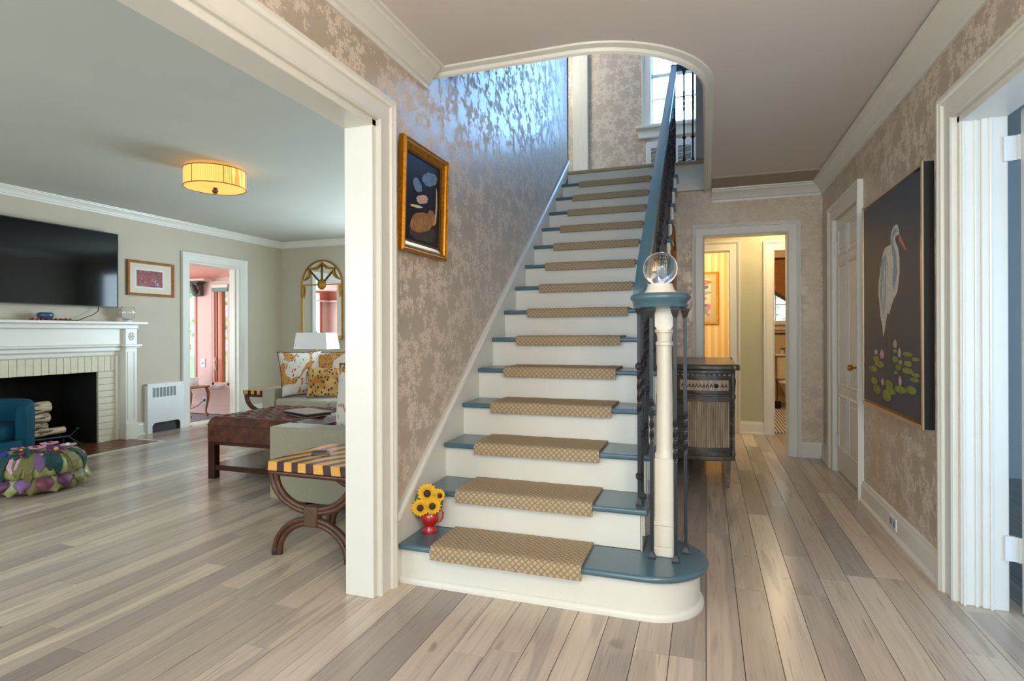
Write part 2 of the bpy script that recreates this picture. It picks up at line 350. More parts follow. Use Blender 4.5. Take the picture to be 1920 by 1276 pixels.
# ------------------------------------------------------------------ mesh builder
class MB:
    def __init__(s): s.v = []; s.f = []; s.mi = []; s.uv = None
    def add(s, vs, fs, m=0):
        b = len(s.v); s.v += [Vector(p) for p in vs]; s.f += [tuple(i+b for i in f) for f in fs]; s.mi += [m]*len(fs); return s
    def box(s, x0, y0, z0, x1, y1, z1, m=0):
        return s.add([(x0, y0, z0), (x1, y0, z0), (x1, y1, z0), (x0, y1, z0), (x0, y0, z1), (x1, y0, z1), (x1, y1, z1), (x0, y1, z1)],
                     [(3, 2, 1, 0), (4, 5, 6, 7), (0, 1, 5, 4), (1, 2, 6, 5), (2, 3, 7, 6), (3, 0, 4, 7)], m)
    def prism(s, poly, axis, a0, a1, m=0):
        n = len(poly)
        def P(p, a):
            return {'x': (a, p[0], p[1]), 'y': (p[0], a, p[1]), 'z': (p[0], p[1], a)}[axis]
        vs = [P(p, a0) for p in poly]+[P(p, a1) for p in poly]
        fs = [tuple(range(n))[::-1], tuple(range(n, 2*n))]+[(i, (i+1) % n, (i+1) % n+n, i+n) for i in range(n)]
        return s.add(vs, fs, m)
    def lathe(s, prof, c=(0, 0, 0), n=24, m=0, axis='z', sx=1, sy=1):
        vs = []; fs = []; c = Vector(c)
        for r, z in prof:
            for i in range(n):
                a = 2*PI*i/n; x, y = r*math.cos(a)*sx, r*math.sin(a)*sy
                p = {'z': (x, y, z), 'y': (x, z, y), 'x': (z, x, y)}[axis]; vs.append(c+Vector(p))
        k = len(prof)
        for j in range(k-1):
            for i in range(n): fs.append((j*n+i, j*n+(i+1) % n, (j+1)*n+(i+1) % n, (j+1)*n+i))
        fs.append(tuple(range(n))[::-1]); fs.append(tuple((k-1)*n+i for i in range(n)))
        return s.add(vs, fs, m)
    def ball(s, c, r, n=14, m=0, sz=1, sx=1, sy=1):
        k = max(6, n//2+1); pr = [(max(1e-4, r*math.sin(PI*j/k)), -r*sz*math.cos(PI*j/k)) for j in range(k+1)]
        return s.lathe(pr, c, n, m, 'z', sx, sy)
    def tube(s, pts, r, n=8, m=0, closed=False, sq=False, twist=None):
        pts = [Vector(p) for p in pts]; k = len(pts); vs = []; fs = []
        up = Vector((0, 0, 1)); t0 = (pts[1]-pts[0]).normalized()
        a = t0.cross(up) if abs(t0.dot(up)) < 0.95 else t0.cross(Vector((0, 1, 0)))
        a.normalize()
        if sq: n = 4
        for i, p in enumerate(pts):
            if closed: t = (pts[(i+1) % k]-pts[i-1]).normalized()
            else: t = (pts[min(i+1, k-1)]-pts[max(i-1, 0)]).normalized()
            a = (a-t*a.dot(t)).normalized(); b = t.cross(a)
            rr = r[i] if isinstance(r, (list, tuple)) else r; tw = twist[i] if twist else 0
            for j in range(n):
                an = 2*PI*j/n+(PI/4 if sq else 0)+tw; q = rr*(1.414 if sq else 1)
                vs.append(p+a*math.cos(an)*q+b*math.sin(an)*q)
        for i in range(k if closed else k-1):
            for j in range(n):
                i2 = (i+1) % k; fs.append((i*n+j, i*n+(j+1) % n, i2*n+(j+1) % n, i2*n+j))
        if not closed: fs.append(tuple(range(n))[::-1]); fs.append(tuple((k-1)*n+j for j in range(n)))
        return s.add(vs, fs, m)
    def sweep(s, prof, path, w, m=0, closed=False):
        """moulding profile [(out, off)] along a mitred path; off is along w, out along t x w"""
        path = [Vector(p) for p in path]; w = Vector(w).normalized(); k = len(path); n = len(prof); vs = []; fs = []
        for i, p in enumerate(path):
            ts = []
            if i > 0 or closed: ts.append((path[i]-path[i-1]).normalized())
            if i < k-1 or closed: ts.append((path[(i+1) % k]-path[i]).normalized())
            ss = [t.cross(w).normalized() for t in ts]; mm = sum(ss, Vector()).normalized(); sc = 1/max(0.3, mm.dot(ss[0]))
            for a, b in prof: vs.append(p+mm*a*sc+w*b)
        for i in range(k if closed else k-1):
            i2 = (i+1) % k
            for j in range(n): fs.append((i*n+j, i*n+(j+1) % n, i2*n+(j+1) % n, i2*n+j))
        if not closed: fs.append(tuple(range(n))[::-1]); fs.append(tuple((k-1)*n+j for j in range(n)))
        return s.add(vs, fs, m)
    def grid(s, fn, nu, nv, m=0, uvs=None):
        vs = [fn(i/nu, j/nv) for j in range(nv+1) for i in range(nu+1)]
        fs = [(j*(nu+1)+i, j*(nu+1)+i+1, (j+1)*(nu+1)+i+1, (j+1)*(nu+1)+i) for j in range(nv) for i in range(nu)]
        return s.add(vs, fs, m)
    def xf(s, mat, start=0):
        for i in range(start, len(s.v)): s.v[i] = mat @ s.v[i]
        return s
def wloc(o):
    v = Vector((0, 0, 0))
    while o is not None: v += o.location; o = o.parent
    return v
def ob(name, mb, mats, parent=None, bevel=0, seg=1, smooth=None, normals=True, center=True):
    if isinstance(mats, str): mats = [mats]
    c = Vector((0, 0, 0))
    if center:
        lo = Vector((min(v[i] for v in mb.v) for i in range(3))); hi = Vector((max(v[i] for v in mb.v) for i in range(3)))
        c = (lo+hi)/2; c.z = lo.z
    me = bpy.data.meshes.new(name); me.from_pydata([tuple(v-c) for v in mb.v], [], mb.f)
    for mm in mats: me.materials.append(MATS[mm])
    me.polygons.foreach_set('material_index', mb.mi)
    if normals:
        bm = bmesh.new(); bm.from_mesh(me); bmesh.ops.recalc_face_normals(bm, faces=bm.faces[:]); bm.to_mesh(me); bm.free()
    if smooth is not None:
        me.shade_smooth()
        if smooth < 180: me.set_sharp_from_angle(angle=math.radians(smooth))
    o = bpy.data.objects.new(name, me); C.objects.link(o)
    if bevel:
        b = o.modifiers.new('edge', 'BEVEL'); b.width = bevel; b.segments = seg; b.limit_method = 'ANGLE'; b.angle_limit = 0.6
        if seg > 1: b.harden_normals = False; me.shade_smooth(); me.set_sharp_from_angle(angle=math.radians(40))
    if parent is not None: o.parent = parent; o.location = c-wloc(parent)
    else: o.location = c
    return o
def E(name, loc, label=None, cat=None, group=None, kind=None):
    o = bpy.data.objects.new(name, None); C.objects.link(o); o.location = loc; o.empty_display_size = 0.1
    return tag(o, label, cat, group, kind)
def tag(o, label=None, cat=None, group=None, kind=None):
    if label: o['label'] = label
    if cat: o['category'] = cat
    if group: o['group'] = group
    if kind: o['kind'] = kind
    return o
def st(name, mb, mats, parent=None, **kw):
    o = ob(name, mb, mats, parent, **kw)
    if parent is None: o['kind'] = 'structure'
    return o
def dup(root, d, label=None, group=None):
    def cp(o, par):
        c = o.copy(); C.objects.link(c); c.parent = par
        for ch in [x for x in bpy.data.objects if x.parent == o]: cp(ch, c)
        return c
    r = cp(root, None); r.location = root.location+Vector(d)
    if label: r['label'] = label
    if group: r['group'] = group
    return r
def TR(loc, rz=0, rx=0, ry=0): return Matrix.Translation(loc) @ Euler((rx, ry, rz), 'XYZ').to_matrix().to_4x4()

CASE = [(0, 0), (0, .012), (.008, .018), (.016, .013), (.024, .013), (.078, .016), (.084, .026), (.092, .028), (.1, .034), (.112, .034), (.112, 0)]
CROWN = [(0, -.115), (.012, -.115), (.014, -.095), (.026, -.088), (.032, -.07), (.06, -.034), (.074, -.026), (.078, -.014), (.094, -.01), (.096, 0), (0, 0)]
BASE = [(0, 0), (.03, 0), (.03, .012), (.018, .028), (.018, .112), (.012, .122), (.010, .138), (0, .142)]
def casing(name, axis, c, nrm, u0, u1, zt, zb=0.0, parent=None, mat='white_trim', prof=CASE, bottom=False):
    def P(u, z): return (c, u, z) if axis == 'x' else (u, c, z)
    w = Vector((nrm, 0, 0)) if axis == 'x' else Vector((0, nrm, 0))
    s = Vector((0, 0, 1)).cross(w); sg = s.y if axis == 'x' else s.x
    a, b = (u1, u0) if sg > 0 else (u0, u1)
    mb = MB()
    if bottom: mb.sweep(prof, [P(a, zb), P(a, zt), P(b, zt), P(b, zb)], w, closed=True)
    else: mb.sweep(prof, [P(a, zb), P(a, zt), P(b, zt), P(b, zb)], w)
    return st(name, mb, mat, parent, smooth=30)
def wall(name, axis, c0, c1, u0, u1, z0, z1, holes=(), mats=('living_paint',), mf=None, parent=None):
    """wall slab between c0 and c1 on an axis, with rectangular holes (u0,u1,z0,z1); material 0 faces c0, 1 faces c1"""
    us = sorted({u0, u1, *[h[0] for h in holes], *[h[1] for h in holes]}); zs = sorted({z0, z1, *[h[2] for h in holes], *[h[3] for h in holes]})
    us = [u for u in us if u0 <= u <= u1]; zs = [z for z in zs if z0 <= z <= z1]
    def solid(i, j):
        if not (0 <= i < len(us)-1 and 0 <= j < len(zs)-1): return False
        uc = (us[i]+us[i+1])/2; zc = (zs[j]+zs[j+1])/2
        return not any(h[0] < uc < h[1] and h[2] < zc < h[3] for h in holes)
    mb = MB()
    def P(c, u, z): return (c, u, z) if axis == 'x' else (u, c, z)
    nm = len(mats); e = 2 if nm > 2 else 0
    for i in range(len(us)-1):
        for j in range(len(zs)-1):
            if not solid(i, j): continue
            a, b, p, q = us[i], us[i+1], zs[j], zs[j+1]
            f0 = [P(c0, a, p), P(c0, b, p), P(c0, b, q), P(c0, a, q)]; f1 = [P(c1, a, p), P(c1, b, p), P(c1, b, q), P(c1, a, q)]
            if axis == 'y': mb.add(f0, [(0, 1, 2, 3)], 0); mb.add(f1, [(3, 2, 1, 0)], 1 if nm > 1 else 0)
            else: mb.add(f0, [(3, 2, 1, 0)], 0); mb.add(f1, [(0, 1, 2, 3)], 1 if nm > 1 else 0)
            if not solid(i-1, j): mb.add([P(c0, a, p), P(c1, a, p), P(c1, a, q), P(c0, a, q)], [(0, 1, 2, 3)] if axis == 'x' else [(3, 2, 1, 0)], e)
            if not solid(i+1, j): mb.add([P(c0, b, p), P(c1, b, p), P(c1, b, q), P(c0, b, q)], [(3, 2, 1, 0)] if axis == 'x' else [(0, 1, 2, 3)], e)
            if not solid(i, j-1): mb.add([P(c0, a, p), P(c0, b, p), P(c1, b, p), P(c1, a, p)], [(0, 1, 2, 3)] if axis == 'x' else [(3, 2, 1, 0)], e)
            if not solid(i, j+1): mb.add([P(c0, a, q), P(c0, b, q), P(c1, b, q), P(c1, a, q)], [(3, 2, 1, 0)] if axis == 'x' else [(0, 1, 2, 3)], e)
    bm = bmesh.new()
    o = st(name, mb, list(mats), parent, normals=True)
    me = o.data; bm.from_mesh(me); bmesh.ops.remove_doubles(bm, verts=bm.verts[:], dist=1e-5); bmesh.ops.recalc_face_normals(bm, faces=bm.faces[:]); bm.to_mesh(me); bm.free()
    return o

# ================================================================== THE SETTING
XL, XR = -1.35, 1.0            # hall faces of the two hall walls
XT = -6.05                     # television wall
YB = 5.74                      # back wall of the hall
ZC = 2.5                       # ceiling
Z2 = 2.775                     # landing
# ---- floor with single planks
slab = MB().box(XT-.1, -1.7, -.06, 1.45, 9.9, -.012)
floor = st('floor', slab, 'gap_dark')
PW = 0.1235
um = bpy.data.meshes.new('plank')
um.from_pydata([(-.5, -.5, 0), (.5, -.5, 0), (.5, .5, 0), (-.5, .5, 0), (-.5, -.5, 1), (.5, -.5, 1), (.5, .5, 1), (-.5, .5, 1)], [],
               [(3, 2, 1, 0), (4, 5, 6, 7), (0, 1, 5, 4), (1, 2, 6, 5), (2, 3, 7, 6), (3, 0, 4, 7)])
um.materials.append(MATS['oak_planks'])
cands = []; FR = random.Random(21)
def in_view(x, y):
    u = x*math.cos(.330212)+y*math.sin(.330212); d = -x*math.sin(.330212)+y*math.cos(.330212)
    return d > 1.6 and abs(u/d) < 0.95
k0 = int((XT-(-.003))/PW)-1
for k in range(k0, 12):
    x0 = -.003+k*PW; x1 = x0+PW
    if x1 < XT+.02 or x0 > 1.42: continue
    x0c, x1c = max(x0, XT), min(x1, 1.44)
    xm = (x0+x1)/2; yend = 9.85 if xm > -1.2 else 6.94
    y = -1.6-FR.random()*1.2
    while y < yend:
        L = FR.choice([.5, .8, 1.1, 1.4, 1.7, 1.9])*FR.uniform(.85, 1.1); y1 = min(y+L, yend)
        segs = [(y, y1)]
        if xm < -5.42:                      # the brick hearth is let into the floor
            segs = [(a, b) for a, b in ((y, min(y1, 2.72)), (max(y, 4.51), y1)) if b-a > .03]
        if xm < -5.98: pass
        for a, b in segs:
            vis = any(in_view(xm, t) for t in (a, (a+b)/2, b)) and not (xm < -5.9 and b < 4.5)
            if -1.3 < xm < -.3 and a > 2.35 and b < 5.7: vis = False
            ym = (a+b)/2; d = max(1.5, ym*.946-xm*.324)
            cands.append(((PW*(b-a)/d**3) if vis else 0, x0c, x1c, a, b))
        y = y1
cands.sort(key=lambda t: -t[0])
g = .0013
for i, (_, x0, x1, a, b) in enumerate(cands[:298]):
    o = bpy.data.objects.new('plank', um); C.objects.link(o); o.parent = floor
    dz = FR.uniform(0, .0006)
    o.location = Vector(((x0+x1)/2, (a+b)/2, -.012))-floor.location; o.scale = (x1-x0-2*g, b-a-2*g, .012+dz)
rest = MB()
for _, x0, x1, a, b in cands[298:]: rest.box(x0+g, a+g, -.012, x1-g, b-g, 0)
tag(st('distant_planks', rest, 'oak_planks', floor, normals=False), kind='stuff')

# ---- hall ceiling with the stairwell opening (rounded corner)
OX, OY, OR = 0.0, 2.66, 0.62
arc = [(OX-OR+OR*math.sin(a), OY+OR-OR*math.cos(a)) for a in [PI/2*i/14 for i in range(15)]]
opening = [(XL, OY)]+arc+[(OX, 5.66)]
poly = [(XL, -1.6), (XR+.02, -1.6), (XR+.02, YB+.02), (OX, YB+.02), (OX, 5.66)]+arc[::-1]+[(XL, OY)]
mb = MB().box(XL, -1.6, ZC, XR+.02, OY, Z2-.02).box(OX, OY, ZC, XR+.02, YB+.02, Z2-.02)
for (xa_, ya_), (xb_, yb_) in zip(arc[:-1], arc[1:]): mb.prism([(OX, OY), (xa_, ya_), (xb_, yb_)], 'z', ZC, Z2-.02)
st('ceiling', mb, 'ceiling_paint')
mb = MB().sweep([(-.012, .006), (-.012, -.03), (.0, -.038), (.012, -.03), (.018, -.016), (.03, -.014), (.046, -.008), (.05, .001), (.0, .006)],
                [(x, y, ZC) for x, y in opening], (0, 0, 1))
st('trim_1', mb, 'white_trim', smooth=30)
st('ceiling_strip', MB().box(.06, YB-.46, ZC-.012, XR, YB, ZC+.001), 'taupe_paint')  # thin strip under the ceiling along the back wall, darker taupe
def crown(name, path, mat='white_trim', z=ZC, prof=CROWN):
    return st(name, MB().sweep(prof, [(x, y, z) for x, y in path], (0, 0, 1)), mat, smooth=25)
crown('trim_2', [(XL, 2.6), (XL, -1.6)][::-1])
crown('trim_3', [(.055, YB), (XR, YB), (XR, -1.6)], z=ZC-.012)

# ---- left wall between hall and living room (wide cased opening), rising past the stairs
wall('wall_left', 'x', -1.495, XL, -1.6, 5.72, 0, 5.2, [(-.75, 2.135, -1, 2.066)], ('living_paint', 'wallpaper', 'white_trim'))
wall('wall_left_rear', 'x', -1.495, XL, 5.72, 6.94, 0, Z2-.02, [], ('living_paint', 'living_paint'))
wall('wall_right', 'x', XR, 1.13, -1.6, 5.86, 0, ZC, [(4.47, 5.27, -1, 2.055), (1.75, 2.872, -1, 2.045)], ('wallpaper', 'upper_white', 'white_trim'))
wall('wall_back', 'y', YB, 5.86, -.345, 1.12, 0, ZC, [(-.011, .705, -1, 2.05)], ('wallpaper', 'sage_paint', 'white_trim'))
casing('trim_4', 'x', XL, 1, -.75, 2.135, 2.066)
casing('trim_5', 'x', XR, -1, 1.75, 2.872, 2.045)
casing('trim_6', 'y', YB, -1, -.011, .705, 2.05)
st('trim_7', MB().box(XL-.145, 2.105, 0, XL-.004, 2.137, 2.066).box(XL-.145, -.75, 2.036, XL-.004, 2.137, 2.068), 'white_trim', bevel=.003)
# stepped jamb of the right-hand opening
st('trim_32', MB().sweep([(0, 0), (0, .006), (-.005, .008), (-.010, .006), (-.010, 0)], [(XR+.022, 2.845, 0), (XR+.022, 2.845, 2.015)], (0, -1, 0)).sweep([(0, 0), (0, .006), (-.005, .008), (-.010, .006), (-.010, 0)], [(XR+.064, 2.845, 0), (XR+.064, 2.845, 2.015)], (0, -1, 0)).sweep([(0, 0), (0, .005), (-.006, .007), (-.012, .005), (-.012, 0)], [(XR+.112, 2.832, 0), (XR+.112, 2.832, 2.015)], (0, -1, 0)), 'white_trim', smooth=30)
st('trim_8', MB().box(XR+.005, 2.845, 0, 1.09, 2.875, 2.045).box(XR+.075, 2.832, 0, 1.165, 2.875, 2.045).box(XR+.005, 1.75, 2.015, 1.165, 2.872, 2.046), 'white_trim', bevel=.003)
st('baseboard_right', MB().sweep(BASE, [(XR, 4.355, 0), (XR, 2.985, 0)], (0, 0, 1)), 'white_trim', smooth=25)
st('baseboard_right_rear', MB().sweep(BASE, [(.82, YB, 0), (XR, YB, 0), (XR, 5.386, 0)], (0, 0, 1)), 'white_trim', smooth=25)
st('baseboard_front', MB().sweep(BASE, [(-1.495, 6.92, 0), (-1.495, 2.2, 0)], (0, 0, 1)), 'white_trim', smooth=25)

# ---- entry wall behind the camera with a glazed door and side windows
wall('wall_front', 'y', -1.72, -1.6, XT-.12, 3.4, 0, 5.2, [(-1.0, .7, .3, 2.35), (-5.6, -2.2, .7, 2.2)], ('exterior_white', 'living_paint', 'white_trim'))
def sash(name, axis, c, u0, u1, z0, z1, nu, nz, mat='white_trim', t=.04, fr=.05, mw=.018, glassm=True, parent=None):
    w = parent or E(name, (c if axis == 'x' else (u0+u1)/2, (u0+u1)/2 if axis == 'x' else c, z0), kind='structure')
    def B(mb, a, b, p, q, tt): 
        return mb.box(c-tt/2, a, p, c+tt/2, b, q) if axis == 'x' else mb.box(a, c-tt/2, p, b, c+tt/2, q)
    mb = MB(); B(mb, u0, u1, z0, z0+fr, t); B(mb, u0, u1, z1-fr, z1, t); B(mb, u0, u0+fr, z0+fr, z1-fr, t); B(mb, u1-fr, u1, z0+fr, z1-fr, t)
    ob('sash_frame', mb, mat, w)
    for i in range(1, nu):
        uu = u0+fr+(u1-u0-2*fr)*i/nu; ob('muntin', B(MB(), uu-mw/2, uu+mw/2, z0+fr, z1-fr, t*.6), mat, w)
    for i in range(1, nz):
        zz = z0+fr+(z1-z0-2*fr)*i/nz; ob('muntin', B(MB(), u0+fr, u1-fr, zz-mw/2, zz+mw/2, t*.62), mat, w)
    if glassm:
        for i in range(nu):
            for j in range(nz):
                a = u0+fr+(u1-u0-2*fr)*i/nu; b = a+(u1-u0-2*fr)/nu; p = z0+fr+(z1-z0-2*fr)*j/nz; q = p+(z1-z0-2*fr)/nz
                ob('pane', B(MB(), a+.001, b-.001, p+.001, q-.001, .004), 'window_glass', w)
    return w
sash('window_1', 'y', -1.66, -1.0, .7, .3, 2.35, 3, 3)
sash('window_2', 'y', -1.66, -5.6, -2.2, .7, 2.2, 4, 2)

# ---- living room shell
wall('wall_living_left', 'x', XT-.14, XT, -1.6, 6.94, 0, ZC, [(5.33, 6.134, -1, 2.035), (3.05, 4.2, -1, .745)], ('pink_paint', 'living_paint', 'white_trim'))
wall('wall_living_back', 'y', 6.94, 7.06, XT-.14, -1.35, 0, ZC, [(-3.65, -2.15, .65, 2.15)], ('living_paint', 'exterior_white', 'white_trim'))
st('ceiling_living', MB().box(XT-.1, -1.62, ZC, -1.48, 6.97, ZC+.06), 'ceiling_living')
crown('trim_9', [(XT, -1.6), (XT, 6.94), (-1.495, 6.94), (-1.495, -1.6)], z=ZC, prof=[(a*.8, b*.75) for a, b in CROWN])
casing('trim_10', 'x', XT, 1, 5.33, 6.134, 2.035)
st('trim_11', MB().box(XT-.16, 6.114, 0, XT+.002, 6.15, 2.035).box(XT-.09, 6.10, 0, XT-.05, 6.12, 2.03).box(XT-.16, 5.31, 2.015, XT, 6.15, 2.05).box(XT-.16, 5.31, 0, XT-.001, 5.345, 2.03), 'white_trim', bevel=.003)
st('trim_12', MB().box(XT-.15, 5.33, -.006, XT+.05, 6.134, .012), 'white_trim', bevel=.003)
st('baseboard_left', MB().sweep(BASE, [(XT, 6.24, 0), (XT, 6.94, 0), (-1.495, 6.94, 0)], (0, 0, 1)), 'white_trim', smooth=25)
st('baseboard_left_front', MB().sweep(BASE, [(XT, 4.62, 0), (XT, 4.735, 0)], (0, 0, 1)), 'white_trim', smooth=25)
sash('window_3', 'y', 7.0, -3.65, -2.15, .65, 2.15, 3, 4)
casing('trim_13', 'y', 6.94, -1, -3.65, -2.15, 2.15, .65, bottom=True)

# ---- sunroom beyond the living room door
wall('wall_sunroom_back', 'y', 6.25, 6.37, -8.7, XT-.14, 0, 2.6, [(-6.655, -6.345, .41, 1.84), (-7.75, -6.985, .41, 1.84)], ('pink_paint', 'exterior_white', 'pink_paint'))
wall('wall_sunroom_left', 'x', -8.7, -8.6, 2.3, 6.25, 0, 2.6, [(2.6, 5.9, .5, 2.0)], ('exterior_white', 'pink_paint', 'pink_paint'))
wall('wall_sunroom_front', 'y', 2.3, 2.4, -8.7, XT-.14, 0, 2.6, [(-8.3, -7.4, .5, 1.85), (-7.1, -6.5, .5, 1.85)], ('exterior_white', 'pink_paint', 'pink_paint'))
st('ceiling_sunroom', MB().box(-8.7, 2.3, 2.13, XT-.13, 6.3, 2.2), 'pink_paint')
st('floor_sunroom', MB().box(-8.7, 2.3, -.06, XT-.1, 6.3, -.005), 'sunroom_floor')
crown('trim_14', [(-8.6, 2.4), (-8.6, 6.25), (XT-.14, 6.25)], 'pink_dark', 2.13, [(0, -.19), (.015, -.19), (.02, -.16), (.05, -.06), (.06, 0), (0, 0)])
crown('trim_15', [(-8.6, 2.4), (XT-.14, 2.4)][::-1], 'pink_dark', 2.13, [(0, -.19), (.015, -.19), (.02, -.16), (.05, -.06), (.06, 0), (0, 0)])
st('baseboard_sunroom', MB().box(-8.6, 6.235, 0, XT-.14, 6.25, .14).box(-8.6, 6.23, .0, XT-.14, 6.25, .03), 'pink_paint', bevel=.003)
shelf = st('trim_16', MB().box(-8.6, 6.07, 1.885, -6.62, 6.25, 1.915).box(-8.6, 2.4, 1.885, -8.42, 6.07, 1.915).box(-8.42, 2.4, 1.885, -6.4, 2.58, 1.915), 'pink_paint', bevel=.003)
# right casement: wood stiles, half-open leaf, blind, crank
w4 = E('window_4', (-6.5, 6.28, .41), kind='structure')
ob('casement_frame', MB().box(-6.655, 6.24, .41, -6.62, 6.36, 1.84).box(-6.38, 6.24, .41, -6.345, 6.36, 1.84).box(-6.655, 6.24, .41, -6.345, 6.36, .45).box(-6.655, 6.24, 1.8, -6.345, 6.36, 1.84), 'pink_paint', w4, bevel=.003)
ob('stile', MB().box(-6.62, 6.255, .45, -6.585, 6.33, 1.8), 'salmon_wood', w4)
ob('stile', MB().box(-6.575, 6.27, .45, -6.55, 6.33, 1.8), 'cream_trim', w4)
ob('stile', MB().box(-6.548, 6.262, .45, -6.50, 6.33, 1.8), 'salmon_wood', w4)
ob('pane', MB().box(-6.50, 6.30, .45, -6.38, 6.305, 1.8), 'window_glass', w4)
ob('blind', MB().box(-6.64, 6.225, 1.735, -6.36, 6.262, 1.80), 'blind_green', w4, bevel=.004)
ob('blind_cassette', MB().box(-6.645, 6.22, 1.79, -6.355, 6.262, 1.838), 'white_trim', w4, bevel=.004)
ob('crank', MB().box(-6.56, 6.19, .40, -6.43, 6.24, .425).tube([(-6.55, 6.2, .42), (-6.6, 6.17, .39), (-6.64, 6.15, .31)], .012), 'white_metal', w4)
ob('latch', MB().tube([(-6.6, 6.25, .62), (-6.598, 6.22, .74), (-6.6, 6.25, .8)], .009), 'white_metal', w4)
w5 = sash('window_5', 'y', 6.31, -7.75, -6.985, .41, 1.84, 1, 3, 'pink_paint')
ob('blind', MB().box(-7.74, 6.23, 1.72, -6.99, 6.262, 1.80), 'blind_green', w5, bevel=.004)
casing('trim_17', 'y', 6.25, -1, -7.75, -6.985, 1.84, .41, mat='pink_dark', prof=[(0, 0), (0, .012), (.035, .012), (.035, 0)], bottom=True)
casing('trim_18', 'y', 6.25, -1, -6.655, -6.345, 1.84, .41, mat='pink_paint', prof=[(0, 0), (0, .014), (.05, .014), (.05, 0)], bottom=True)
sash('window_6', 'x', -8.65, 2.6, 5.9, .5, 2.0, 4, 1, 'salmon_wood')
sash('window_7', 'y', 2.35, -8.3, -7.4, .5, 1.85, 2, 1, 'salmon_wood')
sash('window_8', 'y', 2.35, -7.1, -6.5, .5, 1.85, 1, 1, 'salmon_wood')

# ---- rooms behind the hall
YR = 6.85
wall('wall_rear', 'y', YR, YR+.12, XL, 1.45, 0, ZC, [(-.75, .25, -1, 2.055), (.715, 1.35, -1, 2.035)], ('sage_paint', 'wall_stripes', 'cream_trim'))
casing('trim_19', 'y', YR, -1, -.75, .25, 2.055, mat='cream_trim')
casing('trim_20', 'y', YR, -1, .715, 1.35, 2.035, mat='cream_trim')
wall('wall_rear_right', 'x', 1.42, 1.52, 5.86, 9.95, 0, ZC, [], ('sage_paint', 'sage_paint'))
wall('wall_rear_left', 'x', XL-.1, XL, 6.94, 8.7, 0, ZC, [], ('wall_stripes', 'wall_stripes'))
wall('wall_yellow_room', 'y', 8.6, 8.7, XL, .6, 0, ZC, [], ('wall_stripes', 'wall_stripes'))
wall('wall_bath_left', 'x', .5, .6, 6.97, 9.8, 0, ZC, [], ('wall_stripes', 'bath_tile'))
wall('wall_bath_back', 'y', 9.8, 9.9, .5, 1.5, 0, ZC, [(.85, 1.4, 1.29, 2.1)], ('bath_tile', 'exterior_white', 'cream_trim'))
st('ceiling_rear', MB().box(XL, 5.86, ZC, 1.5, 9.9, ZC+.05), 'upper_white')
st('baseboard_rear', MB().sweep(BASE, [(.362, YR, 0), (.603, YR, 0)], (0, 0, 1)), 'cream_trim', smooth=25)
crown('trim_21', [(XL, 8.6), (.5, 8.6), (.5, 6.97)], 'cream_trim')
casing('trim_22', 'y', 8.6, -1, .34, .5, 2.3, mat='cream_trim', prof=[(0, 0), (0, .01), (.02, .01), (.02, 0)])
wb = sash('window_9', 'y', 9.85, .85, 1.4, 1.29, 2.1, 3, 3, 'white_trim', fr=.03)
ob('window_sill', MB().box(.8, 9.72, 1.25, 1.42, 9.82, 1.29).box(.82, 9.77, 1.17, 1.4, 9.81, 1.25), 'cream_trim', wb, bevel=.004)
st('trim_23', MB().box(.6, 9.785, 1.10, 1.42, 9.8, 1.125), 'bath_line')

# ---- upper hall and landing
st('floor_upper', MB().box(-3.2, 5.69, ZC+.05, -1.35, 6.97, Z2).box(-1.35, 5.72, ZC+.001, 2.2, 6.97, Z2), 'tan_nosing')
wall('wall_upper_back', 'y', 6.94, 7.06, -3.3, 1.4, ZC+.05, 5.2, [(-.61, .11, 3.6, 4.86)], ('wallpaper', 'exterior_white', 'white_trim'))
wall('wall_upper_left', 'x', -3.3, -3.2, 2.5, 7.06, Z2, 5.2, [], ('upper_white', 'upper_white'))
wall('wall_upper_right', 'x', .75, .85, 2.4, 7.0, Z2-.02, 5.2, [], ('upper_white', 'upper_white'))
wall('wall_upper_front', 'y', 2.3, 2.4, -1.5, .85, Z2-.02, 5.2, [], ('upper_white', 'upper_white'))
st('floor_upper_front', MB().box(OX+.001, 2.4, Z2-.019, .75, 5.66, Z2), 'tan_nosing')
st('ceiling_upper', MB().box(-3.3, 2.3, 5.2, .85, 7.06, 5.26), 'upper_white')
wu = E('window_10', (-.25, 7.0, 3.6), kind='structure')
mb = MB()
for a, b, p, q in ((-.61, .11, 3.6, 3.645), (-.61, .11, 4.18, 4.225), (-.61, .11, 4.82, 4.86), (-.61, -.597, 3.645, 4.82), (.1, .11, 3.645, 4.82)): mb.box(a, 6.975, p, b, 7.01, q)
ob('sash_frame', mb, 'white_trim', wu)
for x in (-.365, -.128): ob('muntin', MB().box(x-.008, 6.98, 3.645, x+.008, 7.0, 4.82), 'white_trim', wu)
for z in (3.925, 4.51): ob('muntin', MB().box(-.6, 6.981, z-.008, .1, 7.001, z+.008), 'white_trim', wu)
for a, b in ((-.597, -.373), (-.357, -.136), (-.12, .1)):
    for p, q in ((3.645, 3.917), (3.933, 4.18), (4.225, 4.502), (4.518, 4.82)): ob('pane', MB().box(a, 6.988, p, b, 6.992, q), 'window_glass', wu)
ob('window_sill', MB().box(-.79, 6.86, 3.565, .3, 6.97, 3.6).box(-.76, 6.9, 3.455, .27, 6.94, 3.565), 'white_trim', wu, bevel=.005)
casing('trim_24', 'y', 6.94, -1, -.61, .11, 4.86, 3.6)
st('trim_25', MB().box(-1.555, 6.895, Z2, -1.365, 6.94, 4.85).box(-1.47, 6.88, Z2, -1.40, 6.9, 4.85).box(-1.41, 6.87, Z2, -1.365, 6.9, 4.85), 'white_trim', bevel=.004)
st('trim_26', MB().box(-1.50, 5.72, Z2, -1.34, 5.745, 5.2), 'taupe_paint')
